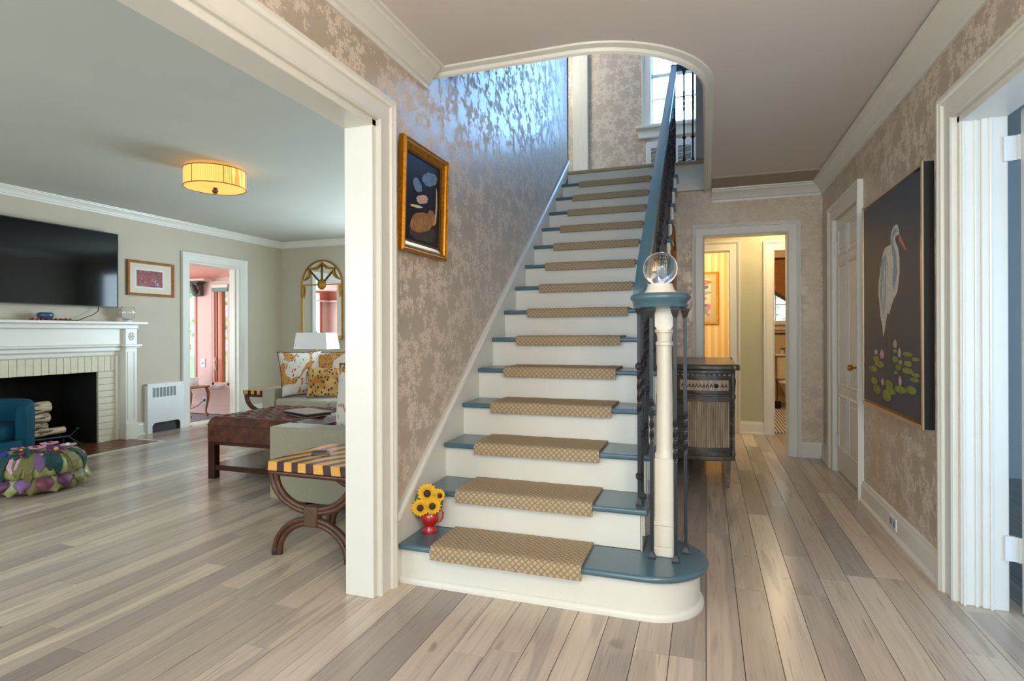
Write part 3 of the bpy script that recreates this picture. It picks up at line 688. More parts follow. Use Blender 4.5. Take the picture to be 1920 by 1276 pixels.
st('trim_27', MB().box(-.085, 5.60, Z2, .055, 5.78, 5.2), 'taupe_paint')
st('wall_landing_fascia', MB().box(-.27, 5.70, ZC+.002, 0.0, 5.722, Z2-.002), 'white_trim')
st('trim_28', MB().box(-.30, 5.675, Z2-.028, .0, 5.74, Z2+.004), 'tan_nosing', bevel=.004)

# ---- side room on the right (seen through the cased opening)
wall('wall_side_room_back', 'y', 5.4, 5.5, 1.13, 3.4, 0, ZC, [], ('upper_white', 'upper_white'))
wall('wall_side_room_right', 'x', 3.3, 3.4, -1.6, 5.5, 0, ZC, [], ('upper_white', 'upper_white'))
st('floor_side_room', MB().box(1.43, -1.6, -.06, 3.35, 5.5, -.001), 'oak_planks')
st('ceiling_side_room', MB().box(XR+.1, -1.6, ZC, 3.35, 5.5, ZC+.05), 'upper_white')
st('trim_29', MB().sweep([(0, 0), (0, -.12), (.02, -.12), (.02, -.09), (.04, -.07), (.04, -.04), (.07, -.03), (.07, 0)], [(1.13, 2.0, 2.14), (1.13, 4.2, 2.14)], (0, 0, 1)), 'gold_dark')
dr = E('door_2', (1.2, 2.79, .01), kind='structure')
ob('door_slab', MB().box(1.195, 2.772, .008, 1.96, 2.808, 2.03), 'white_trim', dr, bevel=.003)
for z in (.21, 1.83):
    h = ob('hinge', MB().lathe([(.007, z), (.007, z+.1)], (1.185, 2.822, 0), 12), 'white_metal', dr, smooth=40)
    ob('hinge_leaf', MB().box(1.145, 2.818, z, 1.185, 2.834, z+.1), 'white_metal', h)
    ob('hinge_leaf', MB().box(1.186, 2.806, z, 1.196, 2.82, z+.1), 'white_metal', h)

# ---- closet door in the right wall
d1 = E('door_1', (1.03, 4.87, 0), kind='structure')
casing('casing', 'x', XR, -1, 4.47, 5.27, 2.055, parent=d1)
ob('door_slab', MB().box(1.018, 4.475, .02, 1.045, 5.262, 2.052), 'white_trim', d1)
for y0, y1 in ((4.91, 5.17), (4.57, 4.83)):
    for z0, z1 in ((.22, .62), (.73, 1.66), (1.76, 1.95)):
        mb = MB().sweep([(0, 0), (.0, .006), (-.008, .010), (-.02, .003), (-.024, 0)], [(1.018, y0, z0), (1.018, y1, z0), (1.018, y1, z1), (1.018, y0, z1)], (-1, 0, 0), closed=True)
        ob('panel_moulding', mb, 'white_trim', d1, smooth=20)
        ob('panel', MB().prism([(y0+.035, z0+.035), (y1-.035, z0+.035), (y1-.035, z1-.035), (y0+.035, z1-.035)], 'x', 1.012, 1.02), 'white_trim', d1, bevel=.003)
for z in (.2, 1.78): ob('hinge', MB().lathe([(.007, z), (.007, z+.1)], (1.008, 5.262, 0), 10).box(1.01, 5.24, z, 1.019, 5.262, z+.1), 'white_metal', d1)
ob('door_knob', MB().lathe([(.02, 1.018), (.02, 1.012), (.008, 1.008), (.008, .985), (.018, .978), (.024, .962), (.016, .948), (.001, .945)], (0, 4.565, .885), 16, axis='x'), 'brass', d1, smooth=40)

# ================================================================== STAIRCASE
RS, GO, Y0 = .185, .2406, 2.024
SXL, SXR = -1.332, -.239                      # left at the skirt board, right nosing return
def nose(i): return Y0+GO*i
stair = E('staircase', (-.8, 4.0, 0), 'straight white staircase with blue-grey treads and a rounded bottom step', 'staircase')
def tread_prism(poly, z1, th=.027): return MB().prism(poly, 'z', z1-th, z1)
cx, cy = -.235, 2.505
def bull(r, n=22): return [(cx+r*math.sin(a), cy-r*math.cos(a)) for a in [PI*i/n for i in range(n+1)]]
p1 = [(SXL, cy-.243)]+bull(.243)+[(-.268, cy+.243), (-.268, nose(2)+.03), (SXL, nose(2)+.03)]
ob('tread', tread_prism(p1, RS), 'teal_paint', stair, bevel=.011, seg=3)
rp = [(SXL, cy-.208)]+bull(.208)+[(-.275, cy+.2), (SXL, cy+.2)]
ob('riser', tread_prism(rp, RS-.027, RS-.027), 'white_trim', stair, smooth=35)
path = [(SXL, cy-.208, 0)]+[(x, y, 0) for x, y in bull(.208)]
ob('base_moulding', MB().sweep([(0, 0), (.016, 0), (.016, .016), (.010, .026), (.003, .030), (0, .030)], path, (0, 0, 1)), 'white_trim', stair, smooth=35)
ob('cove_moulding', MB().sweep([(0, -.012), (.008, -.010), (.012, 0), (0, 0)], [(x, y, RS-.027) for x, y, _ in path], (0, 0, 1)), 'cream_trim', stair, smooth=35)
for i in range(2, 15):
    y = nose(i); z = i*RS
    ob('tread', MB().box(SXL, y, z-.027, SXR, nose(i+1)+.032, z), 'teal_paint', stair, bevel=.009, seg=3)
for i in range(2, 16):
    y = nose(i)+.03
    ob('riser', MB().box(SXL, y, (i-1)*RS, -.272, y+.018, i*RS-.027), 'white_trim', stair)
ob('landing_nosing', MB().box(SXL, nose(15), Z2-.027, -.27, 5.74, Z2+.004), 'tan_nosing', stair, bevel=.009, seg=2)
# stepped stringer on the open side, wallpapered wall beneath
out = []
for i in range(2, 15): out += [(nose(i)+.03, (i-1)*RS), (nose(i)+.03, i*RS-.028)]
out += [(nose(15)+.03, 14*RS), (nose(15)+.03, 15*RS-.03), (5.74, 15*RS-.03)]
low = [(5.74, 14*RS-.16), (nose(2)+.25, RS-.02)]
o_ = [(nose(2)+.03, .16)]+out[0:]+[(5.74, 13.7*RS-.12), (nose(3)+.03, RS-.02+.0)]
ob('stringer', MB().prism(o_, 'x', -.275, -.268), 'white_trim', stair)
for i in range(2, 15):
    y = nose(i)+.04; z = i*RS-.028
    ob('tread_bracket', MB().prism([(y, z), (y+.19, z), (y+.18, z-.03), (y+.10, z-.045), (y+.05, z-.09), (y+.01, z-.10)], 'x', -.268, -.258), 'white_trim', stair)
st('wall_stair_side', MB().prism([(2.74, 0), (5.74, 0), (5.74, 14*RS-.2), (nose(2)+.25, .17)], 'x', -.34, -.2765), 'wallpaper')
# skirt board with moulded cap on the left wall
dz = RS/GO
def sk(y): return .315+(y-2.259)*.7555
ob('skirt_board', MB().prism([(2.245, 0), (2.245, sk(2.245)), (5.66, sk(5.66)), (5.72, sk(5.66)-.02), (5.72, Z2), (5.65, Z2-.05), (2.7, .0)], 'x', XL+.001, SXL+.001), 'white_trim', stair)
ob('skirt_cap', MB().sweep([(.0, 0), (.0, .024), (.010, .030), (.018, .024), (.026, .027), (.034, .021), (.038, 0)], [(XL+.002, 2.25, sk(2.25)), (XL+.002, 5.70, sk(5.70))], (1, 0, 0)), 'white_trim', stair, smooth=30)

# ---- woven tread mats
ordn = ['lowest', 'second', 'third', 'fourth', 'fifth', 'sixth', 'seventh', 'eighth', 'ninth', 'tenth', 'eleventh', 'twelfth', 'thirteenth', 'top']
MR = random.Random(3)
for i in range(1, 15):
    yn = nose(i) if i > 1 else cy-.243; z = i*RS; yb = nose(i+1)+.026 if i > 1 else nose(2)+.022
    xa, xb = -1.155+MR.uniform(-.012, .012), -.482+MR.uniform(-.012, .012)
    th = .011; r = .013
    prof = [(yb, z+.0005)]; nn = 6
    prof = [(yb-(yb-(yn+r))*j/nn, z) for j in range(nn+1)]
    prof += [(yn+r-(r)*math.sin(a), z-r+r*math.cos(a)) for a in [PI/2*j/5 for j in range(1, 6)]]
    prof += [(yn, z-.027), (yn, z-.048)]
    inner = [(y+0, zz+.0008) if k <= nn else (y-.0008, zz+(.0008 if k < nn+4 else 0)) for k, (y, zz) in enumerate(prof)]
    def off(k):
        a = Vector(inner[max(0, k-1)]); b = Vector(inner[min(len(inner)-1, k+1)]); t = (b-a).normalized(); return Vector((t.y, -t.x))*-1
    outer = []
    for k in range(len(inner)):
        nrm = off(k)
        if k <= nn-1: nrm = Vector((0, 1))
        if nrm.y < -.01: nrm = -nrm
        if k > nn+3: nrm = Vector((-1, 0))
        outer.append(Vector(inner[k])+nrm*th)
    nx = 24; mb = MB(); uv = []; L = 0; ls = [0]
    for k in range(1, len(outer)): L += (outer[k]-outer[k-1]).length; ls.append(L)
    for k, pnt in enumerate(outer):
        for a in range(nx+1): mb.v.append(Vector((xa+(xb-xa)*a/nx, pnt.x+(MR.uniform(-.0015, .0015) if 0 < a < nx else 0), pnt.y+MR.uniform(-.001, .0012)))); uv.append(((xb-xa)*a/nx, ls[k]))
    for k in range(len(outer)-1):
        for a in range(nx): q = k*(nx+1)+a; mb.f.append((q, q+1, q+nx+2, q+nx+1)); mb.mi.append(0)
    n0 = len(mb.v)
    for k, pnt in enumerate(inner):
        for a in (0, nx): mb.v.append(Vector((xa+(xb-xa)*a/nx, pnt[0], pnt[1]))); uv.append(((xb-xa)*a/nx, ls[k]))
    for k in range(len(inner)-1):
        q = n0+2*k; mb.f.append((q+1, q, q+2, q+3)); mb.mi.append(0)
        mb.f.append((k*(nx+1), (k+1)*(nx+1), q+2, q)); mb.mi.append(1); mb.f.append((k*(nx+1)+nx, q+1, q+3, (k+1)*(nx+1)+nx)); mb.mi.append(1)
    k = len(inner)-1; q = n0+2*k; e = [k*(nx+1)+a for a in range(nx+1)]; mb.f.append(tuple([q]+e+[q+1])); mb.mi.append(1)
    mb.f.append(tuple([n0+1]+list(range(nx, -1, -1))+[n0])); mb.mi.append(1)
    o = ob('stair_mat', mb, ['sisal_weave', 'rug_binding'], None, smooth=40)
    ul = o.data.uv_layers.new(name='UVMap')
    for lp in o.data.loops: ul.data[lp.index].uv = uv[lp.vertex_index]
    lab = 'beige diamond-weave mat wrapped over the %s stair tread' % ('lowest, rounded' if i == 1 else 'top' if i == 14 else ordn[i-1])
    if 1 < i < 14: lab = 'beige diamond-weave mat on the %s stair tread from the bottom' % ordn[i-1]
    tag(o, lab, 'stair mat', 'beige woven mats on the stair treads')

# ---- railing: newel post, volute, handrail, twisted iron balusters
BX = -.283
rail = E('stair_railing', (BX, 2.5, RS), 'black iron stair railing with blue-grey handrail curling over a cream newel post', 'railing')
nx_, ny_ = -.170, 2.53
sq = lambda h, z0, z1: MB().box(nx_-h, ny_-h, z0, nx_+h, ny_+h, z1)
newel = ob('newel_post', MB().box(nx_-.0375, ny_-.0375, 1.165, nx_+.0375, ny_+.0375, 1.243)
   .lathe([(.0375, 1.155), (.0405, 1.150), (.0405, 1.142), (.034, 1.137), (.031, 1.118), (.030, 1.104), (.037, 1.098), (.037, 1.086), (.031, 1.082), (.0305, 1.07), (.036, .66), (.0365, .625), (.042, .617), (.042, .602), (.039, .60)], (nx_, ny_, 0), 28)
   .add([], []), 'cream_trim', rail, smooth=35)
ob('newel_neck', MB().prism([(nx_-.0375, 1.17), (nx_-.0375, 1.243), (nx_+.0375, 1.243), (nx_+.0375, 1.17), (nx_+.028, 1.152), (nx_-.028, 1.152)], 'y', ny_-.0374, ny_+.0374), 'cream_trim', newel)
ob('newel_block', sq(.0405, .33, .602), 'cream_trim', newel, bevel=.004)
ob('newel_plinth', sq(.047, RS, .225).box(nx_-.0435, ny_-.0435, .225, nx_+.0435, ny_+.0435, .315).box(nx_-.047, ny_-.047, .315, nx_+.047, ny_+.047, .335), 'cream_trim', newel, bevel=.004)
# volute: moulded disc
vx, vy = -.185, 2.505
mb = MB().lathe([(.001, 1.243), (.098, 1.243), (.112, 1.247), (.116, 1.256), (.110, 1.264), (.114, 1.272), (.124, 1.28), (.127, 1.290), (.122, 1.301), (.108, 1.306), (.001, 1.307)], (vx, vy, 0), 56)
ob('volute', mb, 'teal_paint', rail, smooth=50)
# handrail: moulded section swept up the flight
HP = [(-.026, -.055), (-.030, -.04), (-.024, -.03), (-.031, -.018), (-.029, -.004), (-.018, .002), (.018, .002), (.029, -.004), (.031, -.018), (.024, -.03), (.030, -.04), (.026, -.055)]
def hz(y): return 3.700-(5.64-y)*.769
hp = [(-.262, 2.49, 1.304), (-.278, 2.56, 1.318), (-.281, 2.62, 1.352), (-.281, 2.70, 1.408+.01)]
hp = [(-.258, 2.48, 1.304), (-.276, 2.54, 1.312), (-.281, 2.60, 1.340), (-.281, 2.67, 1.390), (-.281, 2.76, hz(2.76)), (-.281, 3.3, hz(3.3)), (-.281, 4.5, hz(4.5)), (-.281, 5.64, hz(5.64))]
mb = MB(); k = len(HP)
for i, p in enumerate(hp):
    p = Vector(p); t = (Vector(hp[min(i+1, len(hp)-1)])-Vector(hp[max(0, i-1)])).normalized()
    sx_ = Vector((t.y, -t.x, 0)).normalized()
    upv = sx_.cross(t)
    if i == len(hp)-1: upv = Vector((0, 0, 1))
    mb.v += [p+sx_*a+upv*b for a, b in HP]
for i in range(len(hp)-1):
    for j in range(k): mb.f.append((i*k+j, i*k+(j+1) % k, (i+1)*k+(j+1) % k, (i+1)*k+j)); mb.mi.append(0)
mb.f += [tuple(range(k)), tuple((len(hp)-1)*k+j for j in range(k))]; mb.mi += [0, 0]
ob('handrail', mb, 'teal_paint', rail, smooth=40)
ob('landing_rail', MB().box(-.312, 5.62, 3.645, -.085, 5.68, 3.70), 'teal_paint', rail, bevel=.008, seg=2)
ob('landing_post', MB().box(-.298, 5.635, Z2+.004, -.268, 5.665, 3.65), 'black_iron', rail, bevel=.004)

def baluster(x, y, z0, z1, tw0=None, tw1=None, knuckle=(), shoe=True):
    h = .0074; pts = []; tw = []; rr = []
    def seg(a, b, n, turn=0):
        base = tw[-1] if tw else 0
        for i in range(n+1):
            pts.append((x, y, a+(b-a)*i/n+(1e-4 if pts and i == 0 else 0))); tw.append(base+turn*i/n); rr.append(h)
    if tw0 is None: seg(z0, z1, 1)
    else: seg(z0, tw0, 1); seg(tw0, tw1, 18, PI*2.0); seg(tw1, z1, 1)
    mb = MB().tube(pts, rr, sq=True, twist=tw)
    for zk in knuckle: mb.lathe([(.009, zk-.016), (.0165, zk-.008), (.0165, zk+.008), (.009, zk+.016)], (x, y, 0), 8)
    o = ob('baluster', mb, 'black_iron', rail)
    if shoe:
        ob('shoe', MB().lathe([(.021, z0), (.021, z0+.008), (.013, z0+.022), (.010, z0+.032)], (x, y, 0), 4).xf(Matrix.Translation((x, y, 0)) @ Matrix.Rotation(PI/4, 4, 'Z') @ Matrix.Translation((-x, -y, 0))), 'black_iron', o)
        ob('bracket', MB().lathe([(.009, z1-.046), (.013, z1-.038), (.024, z1-.012), (.026, z1)], (x, y, 0), 4).xf(Matrix.Translation((x, y, 0)) @ Matrix.Rotation(PI/4, 4, 'Z') @ Matrix.Translation((-x, -y, 0))), 'black_iron', o)
    return o
baluster(-.219, 2.462, RS, 1.245, .68, .86)
baluster(-.122, 2.445, RS, 1.245, .60, .78)
baluster(-.086, 2.560, RS, 1.245, .62, .80)
baluster(-.150, 2.640, RS, 1.245, .64, .82)
for i in range(2, 15):
    for q, dy in enumerate((.065, .185)):
        y = nose(i)+dy; z0 = i*RS
        z1 = (1.262 if y < 2.60 else hz(y)-.055)
        a = z0+.40+(0.06 if q else 0)
        baluster(BX, y, z0, z1, a, a+.2, (z0+.13, z0+.62) if q == 0 else (z0+.30,))
baluster(-.192, 5.655, Z2+.004, 3.645, 3.25, 3.45, (3.0,))
baluster(-.112, 5.655, Z2+.004, 3.645, 3.25, 3.45, (3.0,))
# scrolled leaf ornaments on the iron panel
for y, z in ((2.82, 1.02), (2.84, .84), (2.60, .50), (3.3, 1.55), (3.9, 1.98), (4.5, 2.45)):
    mb = MB()
    for s_ in (-1, 1):
        for a0 in (0, 1):
            pts = [(BX, y+s_*(.008+.022*math.sin(t*2.6)), z+(-1 if a0 else 1)*.035*t+.01*math.sin(t*5)) for t in [j/8 for j in range(9)]]
            mb.tube(pts, [.007*(1-.6*j/8) for j in range(9)], 6)
    mb.ball((BX, y, z), .014, 8)
    ob('ornament', mb, 'black_iron', rail, smooth=60)

# ---- crystal ball on the volute
cb = E('crystal_ball', (vx, vy, 1.307), 'clear crystal ball on a cream stand on top of the newel post', 'ornament')
ob('stand', MB().lathe([(.001, 1.3075), (.066, 1.3075), (.066, 1.313), (.058, 1.325), (.052, 1.342), (.051, 1.348), (.036, 1.345), (.001, 1.341)], (vx, vy, 0), 36), 'cream_trim', cb, smooth=40)
ob('ball', MB().ball((vx, vy, 1.4135), .0715, 48), 'crystal', cb, smooth=180)

# ---- sunflower door stop
fv = E('sunflower_doorstop', (-1.256, 2.437, RS), 'painted iron doorstop of yellow sunflowers in a red jug', 'doorstop')
F = TR((-1.256, 2.437, RS), math.radians(24))
def FO(name, mb, mat, par, **kw): return ob(name, mb.xf(F), mat, par, **kw)
vase = FO('jug', MB().lathe([(.001, .0008), (.036, .0008), (.038, .008), (.034, .018), (.022, .030), (.024, .036), (.040, .052), (.044, .068), (.040, .082), (.030, .092), (.001, .092)], (0, 0, 0), 28, sy=.55), 'flower_red', fv, smooth=50)
FO('handle', MB().tube([(.036, 0, .052), (.050, 0, .054), (.062, 0, .072), (.064, 0, .094), (.056, 0, .106), (.048, 0, .100)], .0048, 8), 'flower_red', fv, smooth=60)
LR = random.Random(5)
for (lx, lz, rx_, rz_, an) in ((-.052, .16, .018, .03, .3), (-.045, .085, .022, .022, -.4), (-.02, .085, .02, .018, .2), (.02, .092, .024, .018, -.3), (.046, .125, .016, .034, .1), (.05, .15, .014, .03, 0), (-.045, .175, .02, .02, .6), (0, .15, .03, .04, 0)):
    mb = MB().ball((0, 0, 0), 1, 12); mb.xf(Matrix.Translation((lx, .008, lz)) @ Matrix.Rotation(an, 4, 'Y') @ Matrix.Diagonal((rx_, .008, rz_, 1)))
    FO('leaf', mb, 'leaf_green', fv, smooth=60)
for (fx, fz, fr, ox) in ((-.010, .192, .050, 0), (-.043, .124, .045, 0), (.014, .130, .045, 0), (.042, .180, .034, .008)):
    mb = MB()
    for ring, (n_, r0, r1, yy) in enumerate(((16, .30, 1.0, 0), (14, .28, .82, -.004))):
        for j in range(n_):
            a = 2*PI*(j+.5*ring)/n_; w = .19*fr
            c_, s_ = math.cos(a), math.sin(a)
            pts = [(r0*fr, -w*.6), (fr*r1*.7, -w), (fr*r1, 0), (fr*r1*.7, w), (r0*fr, w*.6)]
            q = [Vector((fx+u*c_-v*s_, -.010+yy, fz+u*s_+v*c_)) for u, v in pts]; q2 = [p+Vector((0, .008, 0)) for p in q]
            mb.add(q+q2, [(0, 1, 2, 3, 4), (9, 8, 7, 6, 5)]+[(t, (t+1) % 5, (t+1) % 5+5, t+5) for t in range(5)])
    mb.lathe([(.001, -.012), (fr*.8, -.010), (fr*.8, .004), (.001, .006)], (fx, 0, fz), 20, axis='y')
    fl = FO('sunflower', mb, 'sun_yellow', fv)
    FO('flower_centre', MB().ball((fx+ox, -.0155, fz), fr*.36, 14, sy=.4), 'sun_brown', fl, smooth=60)

# ================================================================== PICTURES IN THE HALL
def frame_prof(w, d): return [(0, 0), (0, d), (-w*.25, d+.002), (-w*.35, d-.006), (-w*.6, d-.004), (-w*.8, d-.012), (-w, d-.014), (-w, 0)]
def rect_path_x(x, y0, y1, z0, z1): return [(x, y0, z0), (x, y1, z0), (x, y1, z1), (x, y0, z1)]
pr = E('gilt_framed_painting', (XL, 2.57, 1.8), 'tall gilt-framed painting of blue, cream and ochre brushwork on near-black', 'painting')
ya, yb_, za, zb_ = 2.30, 2.775, 1.528, 2.062
def into(x, nrm, y0, y1, z0, z1):
    """rectangle ordered so that the profile's positive side points outward"""
    P = [(x, y0, z0), (x, y1, z0), (x, y1, z1), (x, y0, z1)]
    w = Vector((nrm, 0, 0)); s = (Vector(P[1])-Vector(P[0])).normalized().cross(w)
    return P if s.z < 0 else P[::-1]
tilt = Matrix.Translation((XL+.001, 0, za)) @ Matrix.Rotation(.028, 4, 'Y') @ Matrix.Translation((-XL-.001, 0, -za))
ob('frame', MB().sweep([(0, 0), (0, .024), (-.010, .034), (-.016, .028), (-.026, .028), (-.032, .020), (-.046, .014), (-.052, .009), (-.052, 0)], into(XL+.001, 1, ya, yb_, za, zb_), (1, 0, 0), closed=True).xf(tilt), 'gold', pr, smooth=20)
ob('inner_fillet', MB().sweep([(-.050, 0), (-.050, .012), (-.060, .010), (-.060, 0)], into(XL+.001, 1, ya, yb_, za, zb_), (1, 0, 0), closed=True).xf(tilt), 'gold_dark', pr, smooth=20)
cm = ['night_canvas', 'oil_blue', 'oil_peach', 'oil_ochre', 'oil_cream', 'oil_umber']
mb = MB().box(XL+.002, ya+.056, za+.056, XL+.007, yb_-.056, zb_-.056, 0)
def blob(mb, m, pts, x, th=.0006):
    n = len(pts); mb.add([(x, y, z) for y, z in pts]+[(x+th, y, z) for y, z in pts], [tuple(range(n)), tuple(range(n, 2*n))]+[(i, (i+1) % n, (i+1) % n+n, i+n) for i in range(n)], m)
def ell(y, z, a, b, n=18, rot=0, rough=.06, seed=1):
    q = random.Random(seed); o = []
    for i in range(n):
        t = 2*PI*i/n; r = 1+q.uniform(-rough, rough); u, v = a*math.cos(t)*r, b*math.sin(t)*r
        o.append((y+u*math.cos(rot)-v*math.sin(rot), z+u*math.sin(rot)+v*math.cos(rot)))
    return o
x_ = XL+.0071
blob(mb, 5, ell(2.54, 1.645, .15, .045, 26, .05, .10, 1), x_)
blob(mb, 3, ell(2.52, 1.690, .115, .050, 26, .18, .10, 2), x_+.0007)
blob(mb, 3, ell(2.63, 1.735, .050, .036, 22, -.3, .12, 9), x_+.0010)
blob(mb, 1, ell(2.60, 1.925, .085, .034, 26, .25, .10, 3), x_+.0007)
blob(mb, 1, ell(2.47, 1.865, .050, .030, 22, -.2, .12, 4), x_+.0010)
blob(mb, 2, ell(2.52, 1.805, .060, .022, 22, .22, .12, 5), x_+.0014)
blob(mb, 4, [(2.655, 1.70), (2.675, 1.72), (2.685, 1.80), (2.678, 1.88), (2.668, 1.90), (2.668, 1.80)], x_+.0021)
blob(mb, 4, ell(2.46, 1.760, .060, .007, 18, .10, .15, 6), x_+.0021)
ob('canvas', mb.xf(tilt), cm, pr)

eg = E('egret_painting', (XR, 3.63, .68), 'large painting of a white egret above lily pads in a thin champagne frame', 'painting')
ob('frame_box', MB().box(.955, 3.106, .684, .999, 4.164, 1.930), 'black_paint', eg)
ob('frame_lip', MB().sweep([(0, -.001), (0, .006), (-.018, .006), (-.018, -.001)], into(.956, -1, 3.104, 4.166, .682, 1.932), (-1, 0, 0), closed=True), 'champagne', eg)
ob('inner_black_line', MB().sweep([(-.018, 0), (-.018, .002), (-.034, .002), (-.034, 0)], into(.955, -1, 3.104, 4.166, .682, 1.932), (-1, 0, 0), closed=True), 'black_gloss', eg)  # black line between the champagne lip and the canvas
mb = MB().box(.9535, 3.138, .716, .9549, 4.132, 1.898, 0)
def bl(m, pts, lv): blob(mb, m, pts, .9530-lv*.0003, .0004)
body = [(3.472, 1.703), (3.44, 1.666), (3.448, 1.646), (3.503, 1.647), (3.511, 1.626), (3.463, 1.581), (3.439, 1.521), (3.438, 1.445), (3.476, 1.347), (3.532, 1.318), (3.578, 1.281), (3.612, 1.236), (3.651, 1.242), (3.686, 1.176), (3.722, 1.108), (3.746, 1.177), (3.78, 1.226), (3.795, 1.297), (3.82, 1.354), (3.811, 1.425), (3.774, 1.505), (3.728, 1.583), (3.682, 1.611), (3.577, 1.614), (3.586, 1.657), (3.553, 1.694), (3.512, 1.708)]
bl(5, [(3.664, 1.223), (3.651, 1.223), (3.644, 0.954), (3.657, 0.953)], 0); bl(5, [(3.607, 1.235), (3.595, 1.235), (3.588, 0.984), (3.6, 0.983)], 0)
bl(1, body, 1)
bl(2, [(3.751, 1.545), (3.682, 1.577), (3.637, 1.518), (3.658, 1.412), (3.679, 1.305), (3.714, 1.225), (3.757, 1.281), (3.791, 1.367)], 2)
bl(2, [(3.532, 1.688), (3.48, 1.685), (3.479, 1.666), (3.536, 1.65), (3.536, 1.61), (3.486, 1.552), (3.469, 1.448), (3.525, 1.363), (3.558, 1.404), (3.535, 1.506), (3.569, 1.589), (3.569, 1.655)], 2)
for yy, z0, z1 in ((3.70, 1.56, 1.20), (3.66, 1.57, 1.27), (3.73, 1.48, 1.18), (3.62, 1.55, 1.28)): bl(1, [(yy, z0), (yy-.008, z0-.1), (yy+.006, z1), (yy+.012, z0-.1)], 3)
bl(3, [(3.44, 1.657), (3.327, 1.55), (3.349, 1.552), (3.447, 1.617)], 2)
bl(0, ell(3.462, 1.668, .006, .004, 8), 3)
for j, (y, z, a, b) in enumerate([(3.867, 0.979, 0.064, 0.016), (3.803, 0.952, 0.098, 0.016), (3.933, 0.918, 0.093, 0.015), (3.515, 0.993, 0.051, 0.015), (3.427, 0.982, 0.035, 0.011), (3.318, 1.027, 0.069, 0.011), (3.312, 0.98, 0.064, 0.013), (3.463, 0.952, 0.05, 0.013), (3.317, 0.944, 0.087, 0.013), (3.498, 0.922, 0.045, 0.008), (3.201, 0.93, 0.06, 0.008), (3.202, 1.006, 0.06, 0.008), (3.91, 0.847, 0.073, 0.019), (3.623, 0.851, 0.077, 0.019), (3.589, 0.817, 0.096, 0.017), (3.432, 0.839, 0.097, 0.018), (3.265, 0.852, 0.079, 0.018), (3.661, 0.785, 0.083, 0.028), (3.218, 0.906, 0.07, 0.009), (3.516, 1.036, 0.038, 0.009), (3.852, 0.801, 0.076, 0.023)]):
    bl(4, ell(y, z, a*.95, b*1.15, 16, 0.0, .08, j), 2+.2*(j % 5))
for j, (y, z, a, b) in enumerate([(3.51, 1.075, 0.033, 0.023), (3.44, 1.031, 0.028, 0.026), (3.867, 1.021, 0.036, 0.016), (3.749, 1.012, 0.043, 0.027), (3.432, 0.885, 0.028, 0.025), (3.74, 0.855, 0.029, 0.021)]):
    bl(6, [(y-a, z), (y-a*.6, z-b*.9), (y+a*.6, z-b*.9), (y+a, z), (y+a*.2, z+b*1.1), (y, z+b*.6), (y-a*.3, z+b)], 4)
ob('canvas', mb, ['dusk_canvas', 'oil_white', 'oil_grey_blue', 'oil_orange', 'oil_lily', 'oil_leg', 'oil_pink'], eg)

sp = E('wood_framed_mirror', (-.276, 5.0, 1.25), 'arched wood-framed mirror hanging on the papered wall under the stairs', 'mirror')
fp = [(4.70, 1.25), (5.20, 1.25), (5.20, 1.86), (4.95, 2.02), (4.70, 1.86)]
ob('frame', MB().sweep([(0, 0), (0, .03), (-.02, .034), (-.045, .018), (-.045, 0)], [(-.276, y, z) for y, z in fp][::-1], (1, 0, 0), closed=True), 'picture_wood', sp, smooth=20)
ob('glass', MB().prism([(4.74, 1.29), (5.16, 1.29), (5.16, 1.84), (4.95, 1.97), (4.74, 1.84)], 'x', -.275, -.266), 'mirror_glass', sp)

wo = E('wall_outlet', (.982, 3.66, .05), 'white outlet plate set in the right-hand hall baseboard', 'outlet')
ob('plate', MB().box(.976, 3.60, .045, .9825, 3.715, .115), 'outlet_white', wo, bevel=.002)
for a in (3.63, 3.685): ob('socket', MB().box(.9745, a-.015, .062, .9765, a+.015, .098), 'grille_grey', wo, bevel=.002)

# ================================================================== CABINET UNDER THE STAIRS
cab = E('sideboard_cabinet', (-.03, 4.95, 0), 'smoky brown bow-ended sideboard with reeded doors against the stair wall', 'cabinet')
def dshape(off, n=14):
    """plan: back on the stair wall, rounded near end, corner post at front right"""
    x0, x1, y0, y1 = -.262, .185+off, 4.40, 5.62
    pts = [(x0, y1+off*.3), (x1, y1+off*.3)]
    pts += [(x1, y0+.02-off)]
    m_ = 12
    for j in range(1, m_): 
        t = j/m_; pts.append((x1+(x0-x1)*t, y0+.02-off-.058*math.sin(PI*min(1, t*1.0))*(1)))
    pts += [(x0, y0+.02-off)]
    return pts
def cabslab(off, z0, z1): return tread_prism(dshape(off), z1, z1-z0)
ob('body', cabslab(0, .235, .845), 'smoked_wood', cab, bevel=.004)
ob('base_rail', cabslab(.012, .205, .24), 'smoked_wood', cab, bevel=.006, seg=2)
ob('waist_rail', cabslab(.008, .672, .69), 'smoked_wood', cab, bevel=.004)
ob('top', cabslab(.03, .862, .905), 'smoked_wood', cab, bevel=.012, seg=2)
ob('cornice', cabslab(.014, .838, .864), 'smoked_wood', cab, bevel=.004)
def bow(x, extra=0):
    t = (.185-x)/(.185+.262); return 4.42-.058*math.sin(PI*t)-extra
# dentils below the top
for j in range(12):
    x = -.235+j*.036; ob('dentil', MB().box(x-.009, bow(x, .024), .822, x+.009, bow(x, 0)+.004, .838), 'smoked_wood', cab)
